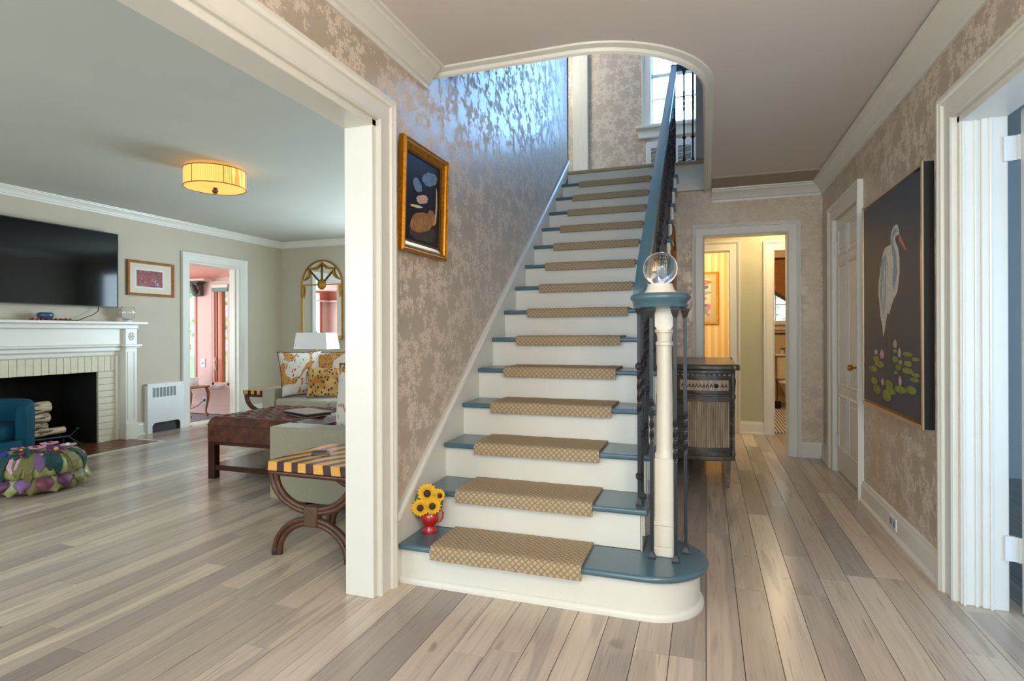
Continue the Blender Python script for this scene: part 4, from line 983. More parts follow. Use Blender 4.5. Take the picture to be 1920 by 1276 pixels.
# drawer with carved ribbon and a round pull
def bowpanel(x0, x1, z0, z1, e0, e1, n=12):
    mb = MB(); pts = [(x0+(x1-x0)*i/n, bow(x0+(x1-x0)*i/n, e1)) for i in range(n+1)]+[(x1-(x1-x0)*i/n, bow(x1-(x1-x0)*i/n, e0)) for i in range(n+1)]
    return mb.prism(pts, 'z', z0, z1)
dw = ob('drawer', bowpanel(-.20, .168, .705, .80, -.004, .008), 'smoked_wood', cab)
ob('drawer_frame', bowpanel(-.185, .155, .715, .79, 0, .0125), 'smoked_wood_light', dw)
for j in range(13):
    x = -.165+j*.025
    if abs(x-.07) < .02: continue
    y = bow(x, .015); mb = MB().tube([(x-.009, y, .738), (x, y-.002, .766), (x+.009, y, .738)], .0032, 5).ball((x, y, .752), .0045, 6)
    ob('carved_leaf', mb, 'smoked_wood', dw)
ob('drawer_knob', MB().lathe([(.006, -.005), (.006, -.02), (.014, -.026), (.016, -.034), (.006, -.040), (.001, -.041)], (.07, bow(.07, .008), .752), 14, axis='y'), 'black_iron', dw, smooth=50)
# reeded door
dd = ob('door', bowpanel(-.19, .165, .27, .66, -.004, .003), 'smoked_wood', cab)
nr = 26
for j in range(nr):
    x = -.148+.30*j/(nr-1); ob('reed', MB().tube([(x, bow(x, .004), .30), (x, bow(x, .004), .632)], .0052, 8), 'smoked_wood_light', dd, smooth=60)
ob('door_frame', bowpanel(-.165, .165, .635, .655, 0, .012).add([], []), 'smoked_wood', dd)
ob('door_frame', bowpanel(-.165, .165, .275, .297, 0, .012), 'smoked_wood', dd)
for x in (.196,):
    ob('corner_post', MB().lathe([(.017, .24), (.017, .26), (.012, .28), (.012, .64), (.019, .66), (.019, .68), (.012, .69), (.016, .73), (.021, .78), (.016, .835), (.016, .84)], (x-.012, 4.415, 0), 14), 'smoked_wood', cab, smooth=40)
for y in (4.46, 5.58):
    for x in (.150, -.225):
        ob('leg', MB().lathe([(.013, 0), (.013, .012), (.014, .02), (.026, .185), (.028, .19), (.028, .207)], (x, y-.03, 0), 4).xf(Matrix.Translation((x, y-.03, 0)) @ Matrix.Rotation(PI/4, 4, 'Z') @ Matrix.Translation((-x, -y+.03, 0))), 'smoked_wood', cab)
ob('door_pull', MB().tube([(.186, 4.62, .60), (.205, 4.62, .595), (.205, 4.62, .55), (.195, 4.62, .54)], .003, 6), 'brass', cab)
ob('top_ear', MB().lathe([(.001, .864), (.034, .864), (.038, .875), (.036, .895), (.030, .9055), (.001, .9055)], (.195, 4.40, 0), 16).lathe([(.001, .864), (.034, .864), (.038, .875), (.036, .895), (.030, .9055), (.001, .9055)], (.195, 5.60, 0), 16), 'smoked_wood', cab, smooth=40)

# ================================================================== LIVING ROOM: FIREPLACE WALL
fp_ = E('fireplace', (XT, 3.62, 0), 'white classical fireplace mantel with cream painted brick surround and black firebox', 'fireplace')
FY0, FY1 = 3.05, 4.2; MY0, MY1 = 2.63, 4.62     # firebox opening, mantel width
# firebox shell
ob('firebox', MB().box(XT-.55, FY0-.02, 0, XT-.53, FY1+.02, .78).box(XT-.55, FY0-.03, 0, XT+.004, FY0+.003, .78).box(XT-.55, FY1-.003, 0, XT+.004, FY1+.03, .78).box(XT-.55, FY0-.03, .741, XT+.004, FY1+.03, .79).box(XT-.55, FY0, -.011, XT-.0, FY1, .0), 'firebox_black', fp_)
ob('mortar_bed', MB().box(XT+.001, FY1, 0, XT+.018, 4.40, .92).box(XT+.001, 2.86, 0, XT+.018, FY0, .92).box(XT+.001, 2.86, .748, XT+.018, 4.40, .92), 'mortar', fp_)
bk = bpy.data.meshes.new('brick'); bm = bmesh.new(); bmesh.ops.create_cube(bm, size=1.0); bmesh.ops.bevel(bm, geom=bm.edges[:], offset=.03, segments=1, affect='EDGES'); bm.to_mesh(bk); bm.free(); bk.materials.append(MATS['brick_cream'])
BR = random.Random(2)
def brick(y0, y1, z0, z1):
    o = bpy.data.objects.new('brick', bk); C.objects.link(o); o.parent = fp_
    o.location = Vector((XT+.013+BR.uniform(0, .002), (y0+y1)/2, (z0+z1)/2))-fp_.location; o.scale = (.03, y1-y0-.005, z1-z0-.005); o.rotation_euler = (BR.uniform(-.012, .012), 0, BR.uniform(-.01, .01))
n = 23
for i in range(n): brick(2.86+(4.40-2.86)*i/n, 2.86+(4.40-2.86)*(i+1)/n, .745, .92)
for y0, y1 in ((FY1, 4.40), (2.86, FY0)):
    for j in range(11): brick(y0, y1, .001+.0676*j, .001+.0676*(j+1))
# wooden surround: inner moulding, frieze, pilasters, shelf
ob('inner_moulding', MB().sweep([(0, 0), (0, .03), (.012, .045), (.02, .035), (.045, .038), (.055, .05), (.062, .05), (.062, 0)], [(XT, 4.385, 0), (XT, 4.385, .905), (XT, 2.87, .905), (XT, 2.87, 0)], (1, 0, 0)), 'white_trim', fp_, smooth=25)
ob('frieze_board', MB().box(XT, 2.70, .965, XT+.075, 4.56, 1.20), 'white_trim', fp_, bevel=.002)
ob('frieze_moulding', MB().sweep([(0, 0), (.016, .0), (.030, .012), (.030, .022), (.018, .03), (0, .034)], [(XT+.074, 2.72, 1.0), (XT+.074, 4.44, 1.0)], (0, 0, 1)), 'white_trim', fp_, smooth=25)
for y0, y1 in ((4.43, 4.56), (2.69, 2.82)):
    p = ob('pilaster', MB().box(XT, y0, .16, XT+.12, y1, 1.20), 'white_trim', fp_, bevel=.003)
    ob('plinth', MB().box(XT, y0-.012, 0, XT+.138, y1+.012, .155).box(XT, y0-.006, .155, XT+.13, y1+.006, .17), 'white_trim', p, bevel=.003)
    ob('necking', MB().box(XT, y0-.015, .99, XT+.14, y1+.02, 1.005).box(XT, y0-.03, 1.005, XT+.155, y1+.035, 1.03), 'white_trim', p, bevel=.004)
    ob('flute', MB().box(XT+.118, y0+.018, .21, XT+.126, y0+.040, .95).box(XT+.118, y1-.040, .21, XT+.126, y1-.018, .95), 'white_trim', p, bevel=.003)
    ym = (y0+y1)/2
    mb = MB()
    for a in range(10):
        t = 2*PI*a/10; mb.ball((XT+.122, ym+.026*math.cos(t), 1.115+.036*math.sin(t)), .010, 8)
    mb.ball((XT+.122, ym, 1.115), .014, 8)
    ob('carved_rosette', mb, 'white_trim', p, smooth=60)
    ob('side_flute', MB().box(XT+.03, y1-.001, .21, XT+.09, y1+.004, .95), 'white_trim', p, bevel=.002)
ob('mantel_shelf', MB().sweep([(0, 0), (.02, 0), (.03, .012), (.055, .02), (.07, .035), (.07, .048), (.0, .048)], [(XT+.0, MY0+.06, 1.198), (XT+.12, MY0+.06, 1.198), (XT+.12, MY1-.06, 1.198), (XT, MY1-.06, 1.198)][::-1], (0, 0, 1)).box(XT, MY0+.05, 1.198, XT+.13, MY1-.05, 1.247).box(XT, MY0-.005, 1.245, XT+.205, MY1+.01, 1.272), 'white_trim', fp_, bevel=.004)
hb = st('trim_30', MB().box(XT-.54, 2.72, -.012, -5.50, 4.47, .0005), 'gap_dark')
for i in range(15):
    for j in range(5):
        y0 = 2.73+i*.1165; x0 = XT+.02+j*.105
        ob('tile', MB().box(x0+.003, y0+.002, -.01, x0+.102, y0+.1145, .0025), 'hearth_tile', hb)
st('trim_31', MB().box(-5.498, 2.72, -.012, -5.44, 4.51, .002).box(-5.99, 4.472, -.012, -5.498, 4.51, .002), 'cream_trim')

# grate with birch logs
gr = E('fire_grate', (-6.28, 3.6, 0), 'black iron grate holding the logs in the firebox', 'grate')
mb = MB()
ob('rail', MB().tube([(-6.12, 3.25, .135), (-6.12, 3.98, .105)], .012, 6), 'black_iron', gr)
ob('rail', MB().tube([(-6.42, 3.25, .12), (-6.42, 3.95, .11)], .011, 6), 'black_iron', gr)
for y in (3.3, 3.5, 3.7, 3.9): ob('crossbar', MB().tube([(-6.12, y, .12), (-6.43, y, .11)], .009, 6), 'black_iron', gr)
for y in (3.35, 3.93):
    for x in (-6.13, -6.41): ob('leg', MB().tube([(x, y, .0), (x, y, .12)], .009, 6), 'black_iron', gr)
ob('finial', MB().tube([(-6.12, 3.98, .10), (-6.10, 4.03, .16)], .007, 6).ball((-6.10, 4.04, .175), .018, 10), 'black_iron', gr, smooth=60)
ob('splayed_foot', MB().tube([(-6.12, 3.97, .10), (-6.11, 4.08, .008)], .009, 6), 'black_iron', gr)
def log(y1, z, r, x, lab, dz=-.03, y0=3.18):
    n = 9; pts = [(x+.006*math.sin(i*1.3), y0+(y1-y0)*i/(n-1), z+dz*(1-i/(n-1))+.003*math.sin(i*2.1)) for i in range(n)]
    t = E('birch_log', (x, (y0+y1)/2, z), lab, 'log', 'birch logs stacked on the grate')
    ob('bark', MB().tube(pts, [r*(1+.03*math.sin(i*1.9)) for i in range(n)], 14), 'birch_bark', t, smooth=50)
    ob('cut_end', MB().lathe([(.001, y1+.001), (r*.95, y1+.001), (r*.9, y1+.005), (.001, y1+.006)], (x, 0, z), 14, axis='y'), 'log_end', t)
log(3.99, .168, .034, -6.22, 'bottom birch log lying on the grate bar', -.02)
log(3.90, .172, .036, -6.33, 'birch log behind the bottom one on the grate', -.02)
log(3.84, .232, .026, -6.24, 'thinnest birch log, second from the bottom of the pile', -.028)
log(3.86, .308, .046, -6.25, 'tan birch log just under the topmost log', -.03)
log(3.87, .415, .058, -6.26, 'thickest grey birch log on top of the pile', -.03)
po = E('fireplace_poker', (-5.9, 3.75, .02), 'thin brass-tipped poker lying on the hearth behind the flowery pouf', 'poker')
ob('shaft', MB().tube([(-5.86, 3.42, .012), (-5.80, 3.70, .012)], .007, 8).lathe([(.013, 3.70), (.013, 3.73), (.006, 3.74)], (-5.798, 0, .0155), 10, axis='y'), 'silk_gold', po, smooth=50)

# things on the mantel
tv = E('television', (XT+.08, 3.66, 1.40), 'large black flat television on the wall above the mantel', 'television')
ob('screen', MB().box(XT+.062, 2.955, 1.425, XT+.098, 4.362, 2.206), 'black_gloss', tv, bevel=.003)
ob('bezel', MB().sweep([(0, 0), (0, .004), (-.008, .004), (-.008, 0)], into(XT+.098, 1, 2.953, 4.364, 1.423, 2.208), (1, 0, 0), closed=True), 'black_paint', tv)
ob('back_housing', MB().box(XT+.012, 3.15, 1.50, XT+.063, 4.15, 2.05).box(XT+.001, 3.45, 1.65, XT+.02, 3.85, 1.95), 'black_paint', tv, bevel=.006)
cbl = ob('television_cable', MB().tube([(XT+.05, 4.19, 1.425), (XT+.06, 4.18, 1.38), (XT+.07, 4.12, 1.34), (XT+.07, 4.04, 1.31), (XT+.08, 3.97, 1.279), (XT+.09, 3.86, 1.277), (XT+.09, 3.72, 1.277)], .004, 6), 'cable_black', None, smooth=60)
tag(cbl, 'thin black cable trailing from the television to the mantel', 'cable')
bo = E('blue_bowl', (-5.94, 3.65, 1.272), 'small blue-green pottery bowl on the mantel among red beads', 'bowl')
ob('bowl', MB().lathe([(.001, 1.2725), (.035, 1.2725), (.055, 1.29), (.068, 1.318), (.066, 1.336), (.050, 1.348), (.046, 1.345), (.058, 1.325), (.045, 1.29), (.001, 1.28)], (-5.94, 3.65, 0), 28), 'bowl_blue', bo, smooth=50)
bd = MB()
for i in range(34):
    t = i/33; y = 3.50+.36*t; bd.ball((-5.90+.03*math.sin(i*1.7), y, 1.280+.006*(i % 2)), .0085, 6)
o = ob('bead_string', bd, 'bead_red', None, smooth=60); tag(o, 'string of red beads curled around the blue bowl', 'beads')
gb = E('glass_fishbowl', (-5.94, 4.46, 1.272), 'clear glass globe on a small foot at the right end of the mantel', 'vase')
ob('globe', MB().lathe([(.03, 1.292), (.055, 1.31), (.076, 1.345), (.082, 1.375), (.074, 1.41), (.05, 1.44), (.046, 1.440), (.070, 1.408), (.077, 1.375), (.071, 1.347), (.05, 1.315), (.028, 1.30)], (-5.94, 4.46, 0), 32), 'crystal', gb, smooth=60)
ob('foot', MB().lathe([(.001, 1.2725), (.045, 1.2725), (.042, 1.284), (.03, 1.293), (.001, 1.295)], (-5.94, 4.46, 0), 24), 'linen_white', gb, smooth=50)

ra = E('radiator_cover', (-6.02, 4.97, 0), 'white metal radiator cover beside the fireplace with a slotted grille', 'radiator')
mb = MB().prism([(4.735, 0), (4.735, .565), (5.212, .565), (5.212, 0), (5.16, 0), (5.16, .085), (5.135, .115), (4.825, .115), (4.795, .085), (4.795, 0)], 'x', -6.012, -5.998)
ob('front_panel', mb, 'white_metal', ra, bevel=.002)
ob('casing_box', MB().box(XT+.001, 4.735, 0, -6.012, 4.742, .565).box(XT+.001, 5.205, 0, -6.012, 5.212, .565).box(XT+.001, 4.735, .555, -6.0, 5.212, .567), 'white_metal', ra)
ob('dark_inside', MB().box(XT+.001, 4.75, .0, XT+.006, 5.2, .2), 'slot_dark', ra)
for i in range(7): ob('slot', MB().box(-5.9985, 4.80+i*.044, .41, -5.9965, 4.833+i*.044, .52), 'grille_grey', ra)
for y, z in ((4.75, .545), (4.97, .55), (5.2, .545), (4.75, .26), (5.2, .26)): ob('screw', MB().ball((-5.997, y, z), .004, 6), 'grille_grey', ra)

ap = E('autumn_picture', (XT, 4.82, 1.57), 'small horizontal print of red autumn trees in a golden wood frame', 'picture')
ob('frame', MB().sweep([(0, 0), (0, .022), (-.012, .026), (-.03, .018), (-.03, 0)], into(XT+.001, 1, 4.528, 5.108, 1.572, 1.967), (1, 0, 0), closed=True), 'picture_wood', ap, smooth=20)
ob('mat_board', MB().box(XT+.001, 4.556, 1.60, XT+.010, 5.08, 1.94), 'mat_board', ap)
ob('print_border', MB().box(XT+.010, 4.625, 1.662, XT+.0112, 4.975, 1.878), 'linen_white', ap)
ob('print', MB().box(XT+.0112, 4.64, 1.678, XT+.012, 4.96, 1.862), 'autumn_print', ap)


# ceiling drum lamp
LX, LY = -3.80, 3.60
cl = E('ceiling_drum_lamp', (LX, LY, ZC), 'amber drum ceiling lamp with dark seams and a round finial', 'lamp')
lp = [(.226, 2.325), (.228, 2.325), (.228, 2.487), (.226, 2.487)]
ob('shade', MB().lathe([(.2265, 2.333), (.2295, 2.333), (.2295, 2.472), (.2265, 2.472)], (LX, LY, 0), 64).xf(Matrix.Identity(4)), 'lamp_shade_amber', cl, smooth=50)
ob('diffuser', MB().lathe([(.001, 2.336), (.224, 2.336), (.224, 2.340), (.001, 2.340)], (LX, LY, 0), 48), 'lamp_diffuser', cl, smooth=50)
for z in (2.332, 2.471): ob('rim', MB().tube([(LX+.230*math.cos(a), LY+.230*math.sin(a), z) for a in [2*PI*i/48 for i in range(48)]], .0035, 6, closed=True), 'gold_dark', cl, smooth=60)
for i in range(6):
    a = 2*PI*i/6+.55; ob('seam', MB().tube([(LX+.2305*math.cos(a), LY+.2305*math.sin(a), 2.332), (LX+.2305*math.cos(a), LY+.2305*math.sin(a), 2.472)], .0022, 5), 'gold_dark', cl)
for i in range(3):
    a = 2*PI*i/3+.5
    ob('bulb', MB().ball((LX+.09*math.cos(a), LY+.09*math.sin(a), 2.41), .028, 12), 'bulb_glow', cl, smooth=80)
ob('finial', MB().lathe([(.001, 2.285), (.016, 2.290), (.024, 2.305), (.020, 2.320), (.010, 2.326), (.018, 2.330), (.020, 2.335)], (LX, LY, 0), 20), 'rattan', cl, smooth=60)
ob('ceiling_plate', MB().lathe([(.001, 2.47), (.07, 2.47), (.08, 2.5), (.001, 2.5)], (LX, LY, 0), 24).lathe([(.006, 2.33), (.006, 2.48)], (LX, LY, 0), 8), 'gold_dark', cl, smooth=50)
for i in range(3):
    a = 2*PI*i/3+.5; point('lamp_bulb_light', (LX+.12*math.cos(a), LY+.12*math.sin(a), 2.448), 9, (1.0, .66, .32), .015)

# teal tub chair
tc = E('teal_tub_chair', (-5.51, 2.92, 0), 'dark teal velvet tub chair in front of the fireplace', 'armchair')
def arcpts(r, a0, a1, n): return [(-5.51+r*math.cos(a0+(a1-a0)*i/n), 2.92+r*math.sin(a0+(a1-a0)*i/n)) for i in range(n+1)]
ob('base', MB().lathe([(.001, .07), (.30, .07), (.315, .10), (.315, .27), (.30, .29), (.001, .29)], (-5.51, 2.92, 0), 40), 'teal_velvet', tc, smooth=50)
a0, a1 = math.radians(-215), math.radians(65)
a0, a1 = math.radians(24), math.radians(278)
mb = MB(); n = 40
prof = [(.315, .10), (.327, .16), (.330, .50), (.322, .575), (.295, .597), (.262, .590), (.245, .55), (.240, .30)]
for i in range(n+1):
    a = a0+(a1-a0)*i/n; e = min(i, n-i)/5.0; hs = 1 if e >= 1 else (.90+.10*math.sin(e*PI/2))
    for r, z in prof: mb.v.append(Vector((-5.51+r*math.cos(a), 2.92+r*math.sin(a), .1+(z-.1)*hs)))
k = len(prof)
for i in range(n):
    for j in range(k): mb.f.append((i*k+j, i*k+(j+1) % k, (i+1)*k+(j+1) % k, (i+1)*k+j)); mb.mi.append(0)
mb.f += [tuple(range(k)), tuple(n*k+j for j in range(k))]; mb.mi += [0, 0]
ob('barrel_back', mb, 'teal_velvet', tc, bevel=.012, seg=2)
ob('seat_cushion', MB().lathe([(.001, .292), (.225, .292), (.238, .31), (.238, .385), (.215, .41), (.001, .42)], (-5.51, 2.92, 0), 40), 'teal_velvet', tc, smooth=50)
for a in (45, 135, 225, 315): ob('leg', MB().lathe([(.012, 0), (.020, .075)], (-5.51+.24*math.cos(math.radians(a)), 2.92+.24*math.sin(math.radians(a)), 0), 10), 'dark_foot', tc)

# flowered pouf
PX, PY = -4.70, 2.83
pf = E('flowered_pouf', (PX, PY, 0), 'round green silk pouf trimmed with purple petals and fabric flowers', 'pouf')
ob('under_cushion', MB().lathe([(.001, .01), (.24, .01), (.27, .03), (.27, .09), (.24, .12), (.001, .12)], (PX, PY, 0), 36), 'silk_olive', pf, smooth=50)
n = 96; mb = MB(); pr_ = [(.001, .10), (.20, .10), (.265, .115), (.292, .15), (.296, .19), (.280, .235), (.24, .268), (.16, .282), (.001, .288)]
for r, z in pr_:
    for i in range(n):
        a = 2*PI*i/n; rr = r*(1+(.022*math.cos(a*24)+.010*math.sin(a*41))*(1 if .2 < r else .2)); mb.v.append(Vector((PX+rr*math.cos(a), PY+rr*math.sin(a), z)))
for j in range(len(pr_)-1):
    for i in range(n): mb.f.append((j*n+i, j*n+(i+1) % n, (j+1)*n+(i+1) % n, (j+1)*n+i)); mb.mi.append(0)
ob('gathered_cushion', mb, 'silk_green', pf, smooth=60)
PR = random.Random(11)
mats_ = ['silk_purple', 'silk_green', 'silk_lilac', 'silk_olive', 'silk_plum', 'silk_green', 'silk_purple', 'silk_olive']
mats_ = ['silk_purple', 'silk_green', 'silk_plum', 'silk_olive', 'silk_purple', 'silk_plum', 'silk_green', 'silk_lilac']
def petal(a, r, w, hh, zc, m_, lean):
    # cupped cloth petal hanging from the seam
    n_ = 8; mb = MB()
    def f(u, v):
        t = v; ww = w*(.45+.75*math.sin(PI*min(.92, t*.85+.08)))*(1.0 if t < .9 else .8); x = (2*u-1)*ww
        out = .018*(1-(2*u-1)**2)+lean*t+.010*math.sin(t*PI)-.012*abs(2*u-1)*t
        z = zc-hh*t+.012*(2*u-1)**2*t+.004*math.sin(u*9+a*7)
        return Vector(((r+out)*1.0, x, max(.004, z)))
    mb.grid(f, n_, n_); k0_ = len(mb.v); m2 = MB(); m2.grid(lambda u, v: f(u, v)-Vector((.006, 0, 0)), n_, n_)
    mb.add(m2.v, [tuple(reversed(q)) for q in m2.f])
    mb.xf(Matrix.Translation((PX, PY, 0)) @ Matrix.Rotation(a, 4, 'Z'))
    ob('petal', mb, m_, pf, smooth=180, normals=False)
for i in range(14): petal(2*PI*i/14+.25, .262, .062, .105, .122, ('silk_olive', 'silk_green')[i % 2], .020)
for i in range(15): petal(2*PI*i/15+.02, .276, PR.uniform(.040, .052), PR.uniform(.078, .098), .130, mats_[(i*3) % 8], .032)
# big fabric flowers and ribbons over the top
def fflower(cx_, cy_, cz_, r, m1, m2, n=7, lean=(0, 0)):
    mb = MB(); T_ = Matrix.Translation((PX+cx_, PY+cy_, cz_)) @ Euler((lean[0], lean[1], 0)).to_matrix().to_4x4()
    for j in range(n):
        a = 2*PI*j/n; b = MB().ball((0, 0, 0), 1, 10)
        b.xf(T_ @ Matrix.Rotation(a, 4, 'Z') @ Matrix.Translation((r*.55, 0, .004)) @ Matrix.Rotation(-.25, 4, 'Y') @ Matrix.Diagonal((r*.48, r*.34, r*.14, 1)))
        mb.add(b.v, b.f)
    f = ob('fabric_flower', mb, m1, pf, smooth=60)
    ob('flower_heart', MB().ball((0, 0, 0), r*.26, 8).xf(T_ @ Matrix.Translation((0, 0, r*.14))), m2, f, smooth=60)
fflower(-.02, -.24, .262, .075, 'silk_blue', 'silk_gold', 8, (.5, 0)); fflower(.12, -.17, .285, .07, 'silk_dark_green', 'silk_red', 6, (.35, .3))
fflower(.05, -.04, .302, .07, 'silk_pink', 'silk_red', 8); fflower(.17, .02, .29, .065, 'silk_purple', 'silk_gold', 8, (0, .4))
fflower(-.16, -.16, .275, .055, 'silk_dark_green', 'silk_pink', 6, (.4, -.3)); fflower(.11, .14, .295, .06, 'silk_pink', 'linen_white', 8)
fflower(-.06, .12, .30, .06, 'silk_pink', 'silk_red', 8); fflower(.20, -.09, .27, .05, 'silk_purple', 'silk_gold', 8, (.3, .5)); fflower(-.18, -.02, .28, .045, 'silk_pink', 'silk_red', 7)
fflower(.03, -.12, .298, .05, 'silk_red', 'silk_gold', 7, (.2, .1))
for a, m_, ln in ((-2.1, 'silk_dark_green', 1), (-1.75, 'silk_olive', .8), (-1.25, 'silk_dark_green', 1.1), (-.9, 'silk_olive', .9), (-.5, 'silk_lilac', .6), (-.15, 'silk_dark_green', .9), (.25, 'silk_olive', .8), (-2.6, 'silk_blue', .9), (.6, 'silk_dark_green', .9), (-1.0, 'silk_pink', .5), (-1.5, 'silk_dark_green', .75), (-.3, 'silk_dark_green', .7), (-2.35, 'silk_dark_green', .7), (-.7, 'silk_olive', 1.0)):
    rr = [(.20, .284), (.262, .262), (.300, .215), (.304, .17), (.296, .125), (.290, .09)]; rr = rr[:max(3, int(2+4*ln))]
    mb = MB(); w_ = .027
    for j, (r, z) in enumerate(rr):
        ww = w_*(1.2 if j in (1, 2) else .8 if j < len(rr)-1 else .15)
        for s_ in (-1, 1):
            for dd_ in (0, .006): mb.v.append(Vector((PX+(r+dd_)*math.cos(a)-s_*ww*math.sin(a), PY+(r+dd_)*math.sin(a)+s_*ww*math.cos(a), z+dd_)))
    for j in range(len(rr)-1):
        q = j*4; mb.f += [(q, q+4, q+6, q+2), (q+1, q+3, q+7, q+5), (q, q+1, q+5, q+4), (q+2, q+6, q+7, q+3)]; mb.mi += [0]*4
    q = (len(rr)-1)*4; mb.f += [(0, 2, 3, 1), (q, q+1, q+3, q+2)]; mb.mi += [0, 0]
    ob('ribbon_leaf', mb, m_, pf)

# tufted leather ottoman table
OX0, OX1, OY0, OY1 = -3.72, -2.86, 3.44, 4.24
ot = E('tufted_ottoman', (-3.29, 3.84, 0), 'oxblood leather ottoman table with buttoned top and dark wood shelf', 'ottoman')
BT = [(OX0+.09+.17*i+(.085 if j % 2 else 0), OY0+.09+.125*j) for j in range(6) for i in range(5 if j % 2 == 0 else 4)]
def topz(u, v):
    x = OX0+(OX1-OX0)*u; y = OY0+(OY1-OY0)*v
    d = min(math.hypot((x-bx_), (y-by_)*1.2) for bx_, by_ in BT)
    e = min(u, 1-u, v, 1-v); rim = min(1, e/.05)
    ds = sorted(math.hypot((x-bx_), (y-by_)*1.2) for bx_, by_ in BT)[:2]; fold = min(1, abs(ds[1]-ds[0])/.02)
    z = .425+.066*math.sqrt(rim)-.050*math.exp(-(d/.034)**2)-.012*(1-fold)*(1 if e > .06 else 0)
    return Vector((x, y, z))
ob('tufted_top', MB().grid(topz, 72, 72), 'oxblood_leather', ot, smooth=180)
bmn = MB()
for bx_, by_ in BT: bmn.ball((bx_, by_, .444), .011, 8, sz=.6)
ob('buttons', bmn, 'oxblood_leather', ot, smooth=80)
ob('apron', MB().box(OX0, OY0, .292, OX1, OY1, .428), 'oxblood_leather', ot, bevel=.010, seg=2)
ob('piping', MB().sweep([(-.002, -.004), (.004, 0), (-.002, .004)], [(OX0, OY0, .425), (OX1, OY0, .425), (OX1, OY1, .425), (OX0, OY1, .425)], (0, 0, 1), closed=True), 'oxblood_leather', ot)
for x in (OX0+.002, OX1-.062):
    for y in (OY0+.002, OY1-.062): ob('leg', MB().box(x, y, 0, x+.06, y+.06, .30), 'dark_cherry', ot, bevel=.003)
ob('rail', MB().box(OX0+.01, OY0+.01, .27, OX1-.01, OY0+.045, .293).box(OX0+.01, OY1-.045, .27, OX1-.01, OY1-.01, .293).box(OX0+.01, OY0+.01, .27, OX0+.045, OY1-.01, .293).box(OX1-.045, OY0+.01, .27, OX1-.01, OY1-.01, .293), 'dark_cherry', ot)
ob('shelf', MB().box(OX0+.012, OY0+.012, .070, OX1-.012, OY1-.012, .112), 'dark_cherry', ot, bevel=.003)
bkk = E('flat_book', (-3.06, 3.86, .475), 'flat hardcover book lying on the leather ottoman', 'book')
T_ = TR((-3.12, 3.80, .487), math.radians(-22))
ob('cover', MB().box(-.10, -.10, .0005, .26, .12, .005).box(-.10, -.10, .026, .26, .12, .031).add([], []).xf(T_), 'book_pages', bkk)
ob('page_block', MB().box(-.095, -.094, .005, .255, .115, .026).xf(T_), 'book_dark', bkk)

# sofas and cushions
def rbox(name, b, mat, par, r=.03, seg=3): return ob(name, MB().box(*b), mat, par, bevel=r, seg=seg)
s1 = E('near_sofa', (-2.1, 3.9, 0), 'greige upholstered sofa behind the striped side table, seen at its arm', 'sofa')
m_ = 'sofa_fabric'
rbox('arm', (-2.745, 3.03, .045, -1.56, 3.22, .525), m_, s1, .012); rbox('arm', (-2.745, 4.52, .045, -1.56, 4.71, .525), m_, s1, .012)
rbox('base', (-2.73, 3.205, .07, -1.60, 4.535, .29), m_, s1, .012)
rbox('backrest', (-1.76, 3.21, .28, -1.54, 4.53, .72), m_, s1, .04)
for a, b in ((3.225, 3.865), (3.875, 4.515)): rbox('seat_cushion', (-2.735, a, .285, -1.76, b, .42), m_, s1, .03)
for x, y in ((-2.62, 3.06), (-1.72, 3.06), (-2.62, 4.60), (-1.72, 4.60)): ob('foot', MB().box(x, y, 0, x+.14, y+.07, .048), 'dark_foot', s1)
s2 = E('far_sofa', (-3.7, 5.4, 0), 'greige loveseat facing the hall, heaped with printed cushions', 'sofa')
m_ = 'sofa_fabric_far'
rbox('arm', (-4.535, 4.90, .045, -4.375, 5.86, .548), m_, s2, .012); rbox('arm', (-3.02, 4.90, .045, -2.86, 5.86, .548), m_, s2, .012)
rbox('base', (-4.385, 4.92, .07, -3.01, 5.84, .29), m_, s2, .012)
rbox('backrest', (-4.385, 5.66, .28, -3.01, 5.88, .74), m_, s2, .05)
for a, b in ((-4.37, -3.70), (-3.69, -3.03)):
    rbox('seat_cushion', (a, 4.905, .29, b, 5.66, .445), m_, s2, .03); rbox('back_cushion', (a+.01, 5.50, .445, b-.01, 5.67, .80), m_, s2, .05)
for x in (-4.5, -3.0): 
    for y in (4.93, 5.76): ob('foot', MB().box(x, y, 0, x+.08, y+.07, .048), 'dark_foot', s2)
def pillow(name, w, h, t, mtx, mat, lab, group=None, piping=None):
    mb = MB(); n = 20
    def fn(sgn):
        def f(u, v):
            a, b = 2*u-1, 2*v-1
            d = (1-abs(a)**2.6)*(1-abs(b)**2.6); pin = 1-.07*(1-abs(a)**2)*abs(b)**3-.0; pin2 = 1-.07*(1-abs(b)**2)*abs(a)**3
            return Vector((a*w/2*pin2, sgn*t/2*(max(0, d)**.55), b*h/2*pin))
        return f
    mb.grid(fn(1), n, n); mb.grid(fn(-1), n, n)
    root = E(name, mtx.to_translation(), lab, 'cushion', group)
    c = MB(); c.v = [mtx @ v for v in mb.v]; c.f = mb.f; c.mi = mb.mi
    o = ob('cover', c, mat, root, smooth=180)
    bm = bmesh.new(); bm.from_mesh(o.data); bmesh.ops.remove_doubles(bm, verts=bm.verts[:], dist=1e-5); bmesh.ops.recalc_face_normals(bm, faces=bm.faces[:]); bm.to_mesh(o.data); bm.free()
    if piping:
        pts = []
        for i in range(48):
            q = i/12.0; s_ = int(q); f_ = q-s_; a, b = [(2*f_-1, -1), (1, 2*f_-1), (1-2*f_, 1), (-1, 1-2*f_)][s_]
            pin = 1-.07*(1-abs(a)**2)*abs(b)**3; pin2 = 1-.07*(1-abs(b)**2)*abs(a)**3
            pts.append(mtx @ Vector((a*w/2*pin2, 0, b*h/2*pin)))
        ob('piping', MB().tube(pts, .004, 5, closed=True), piping, root)
    return root
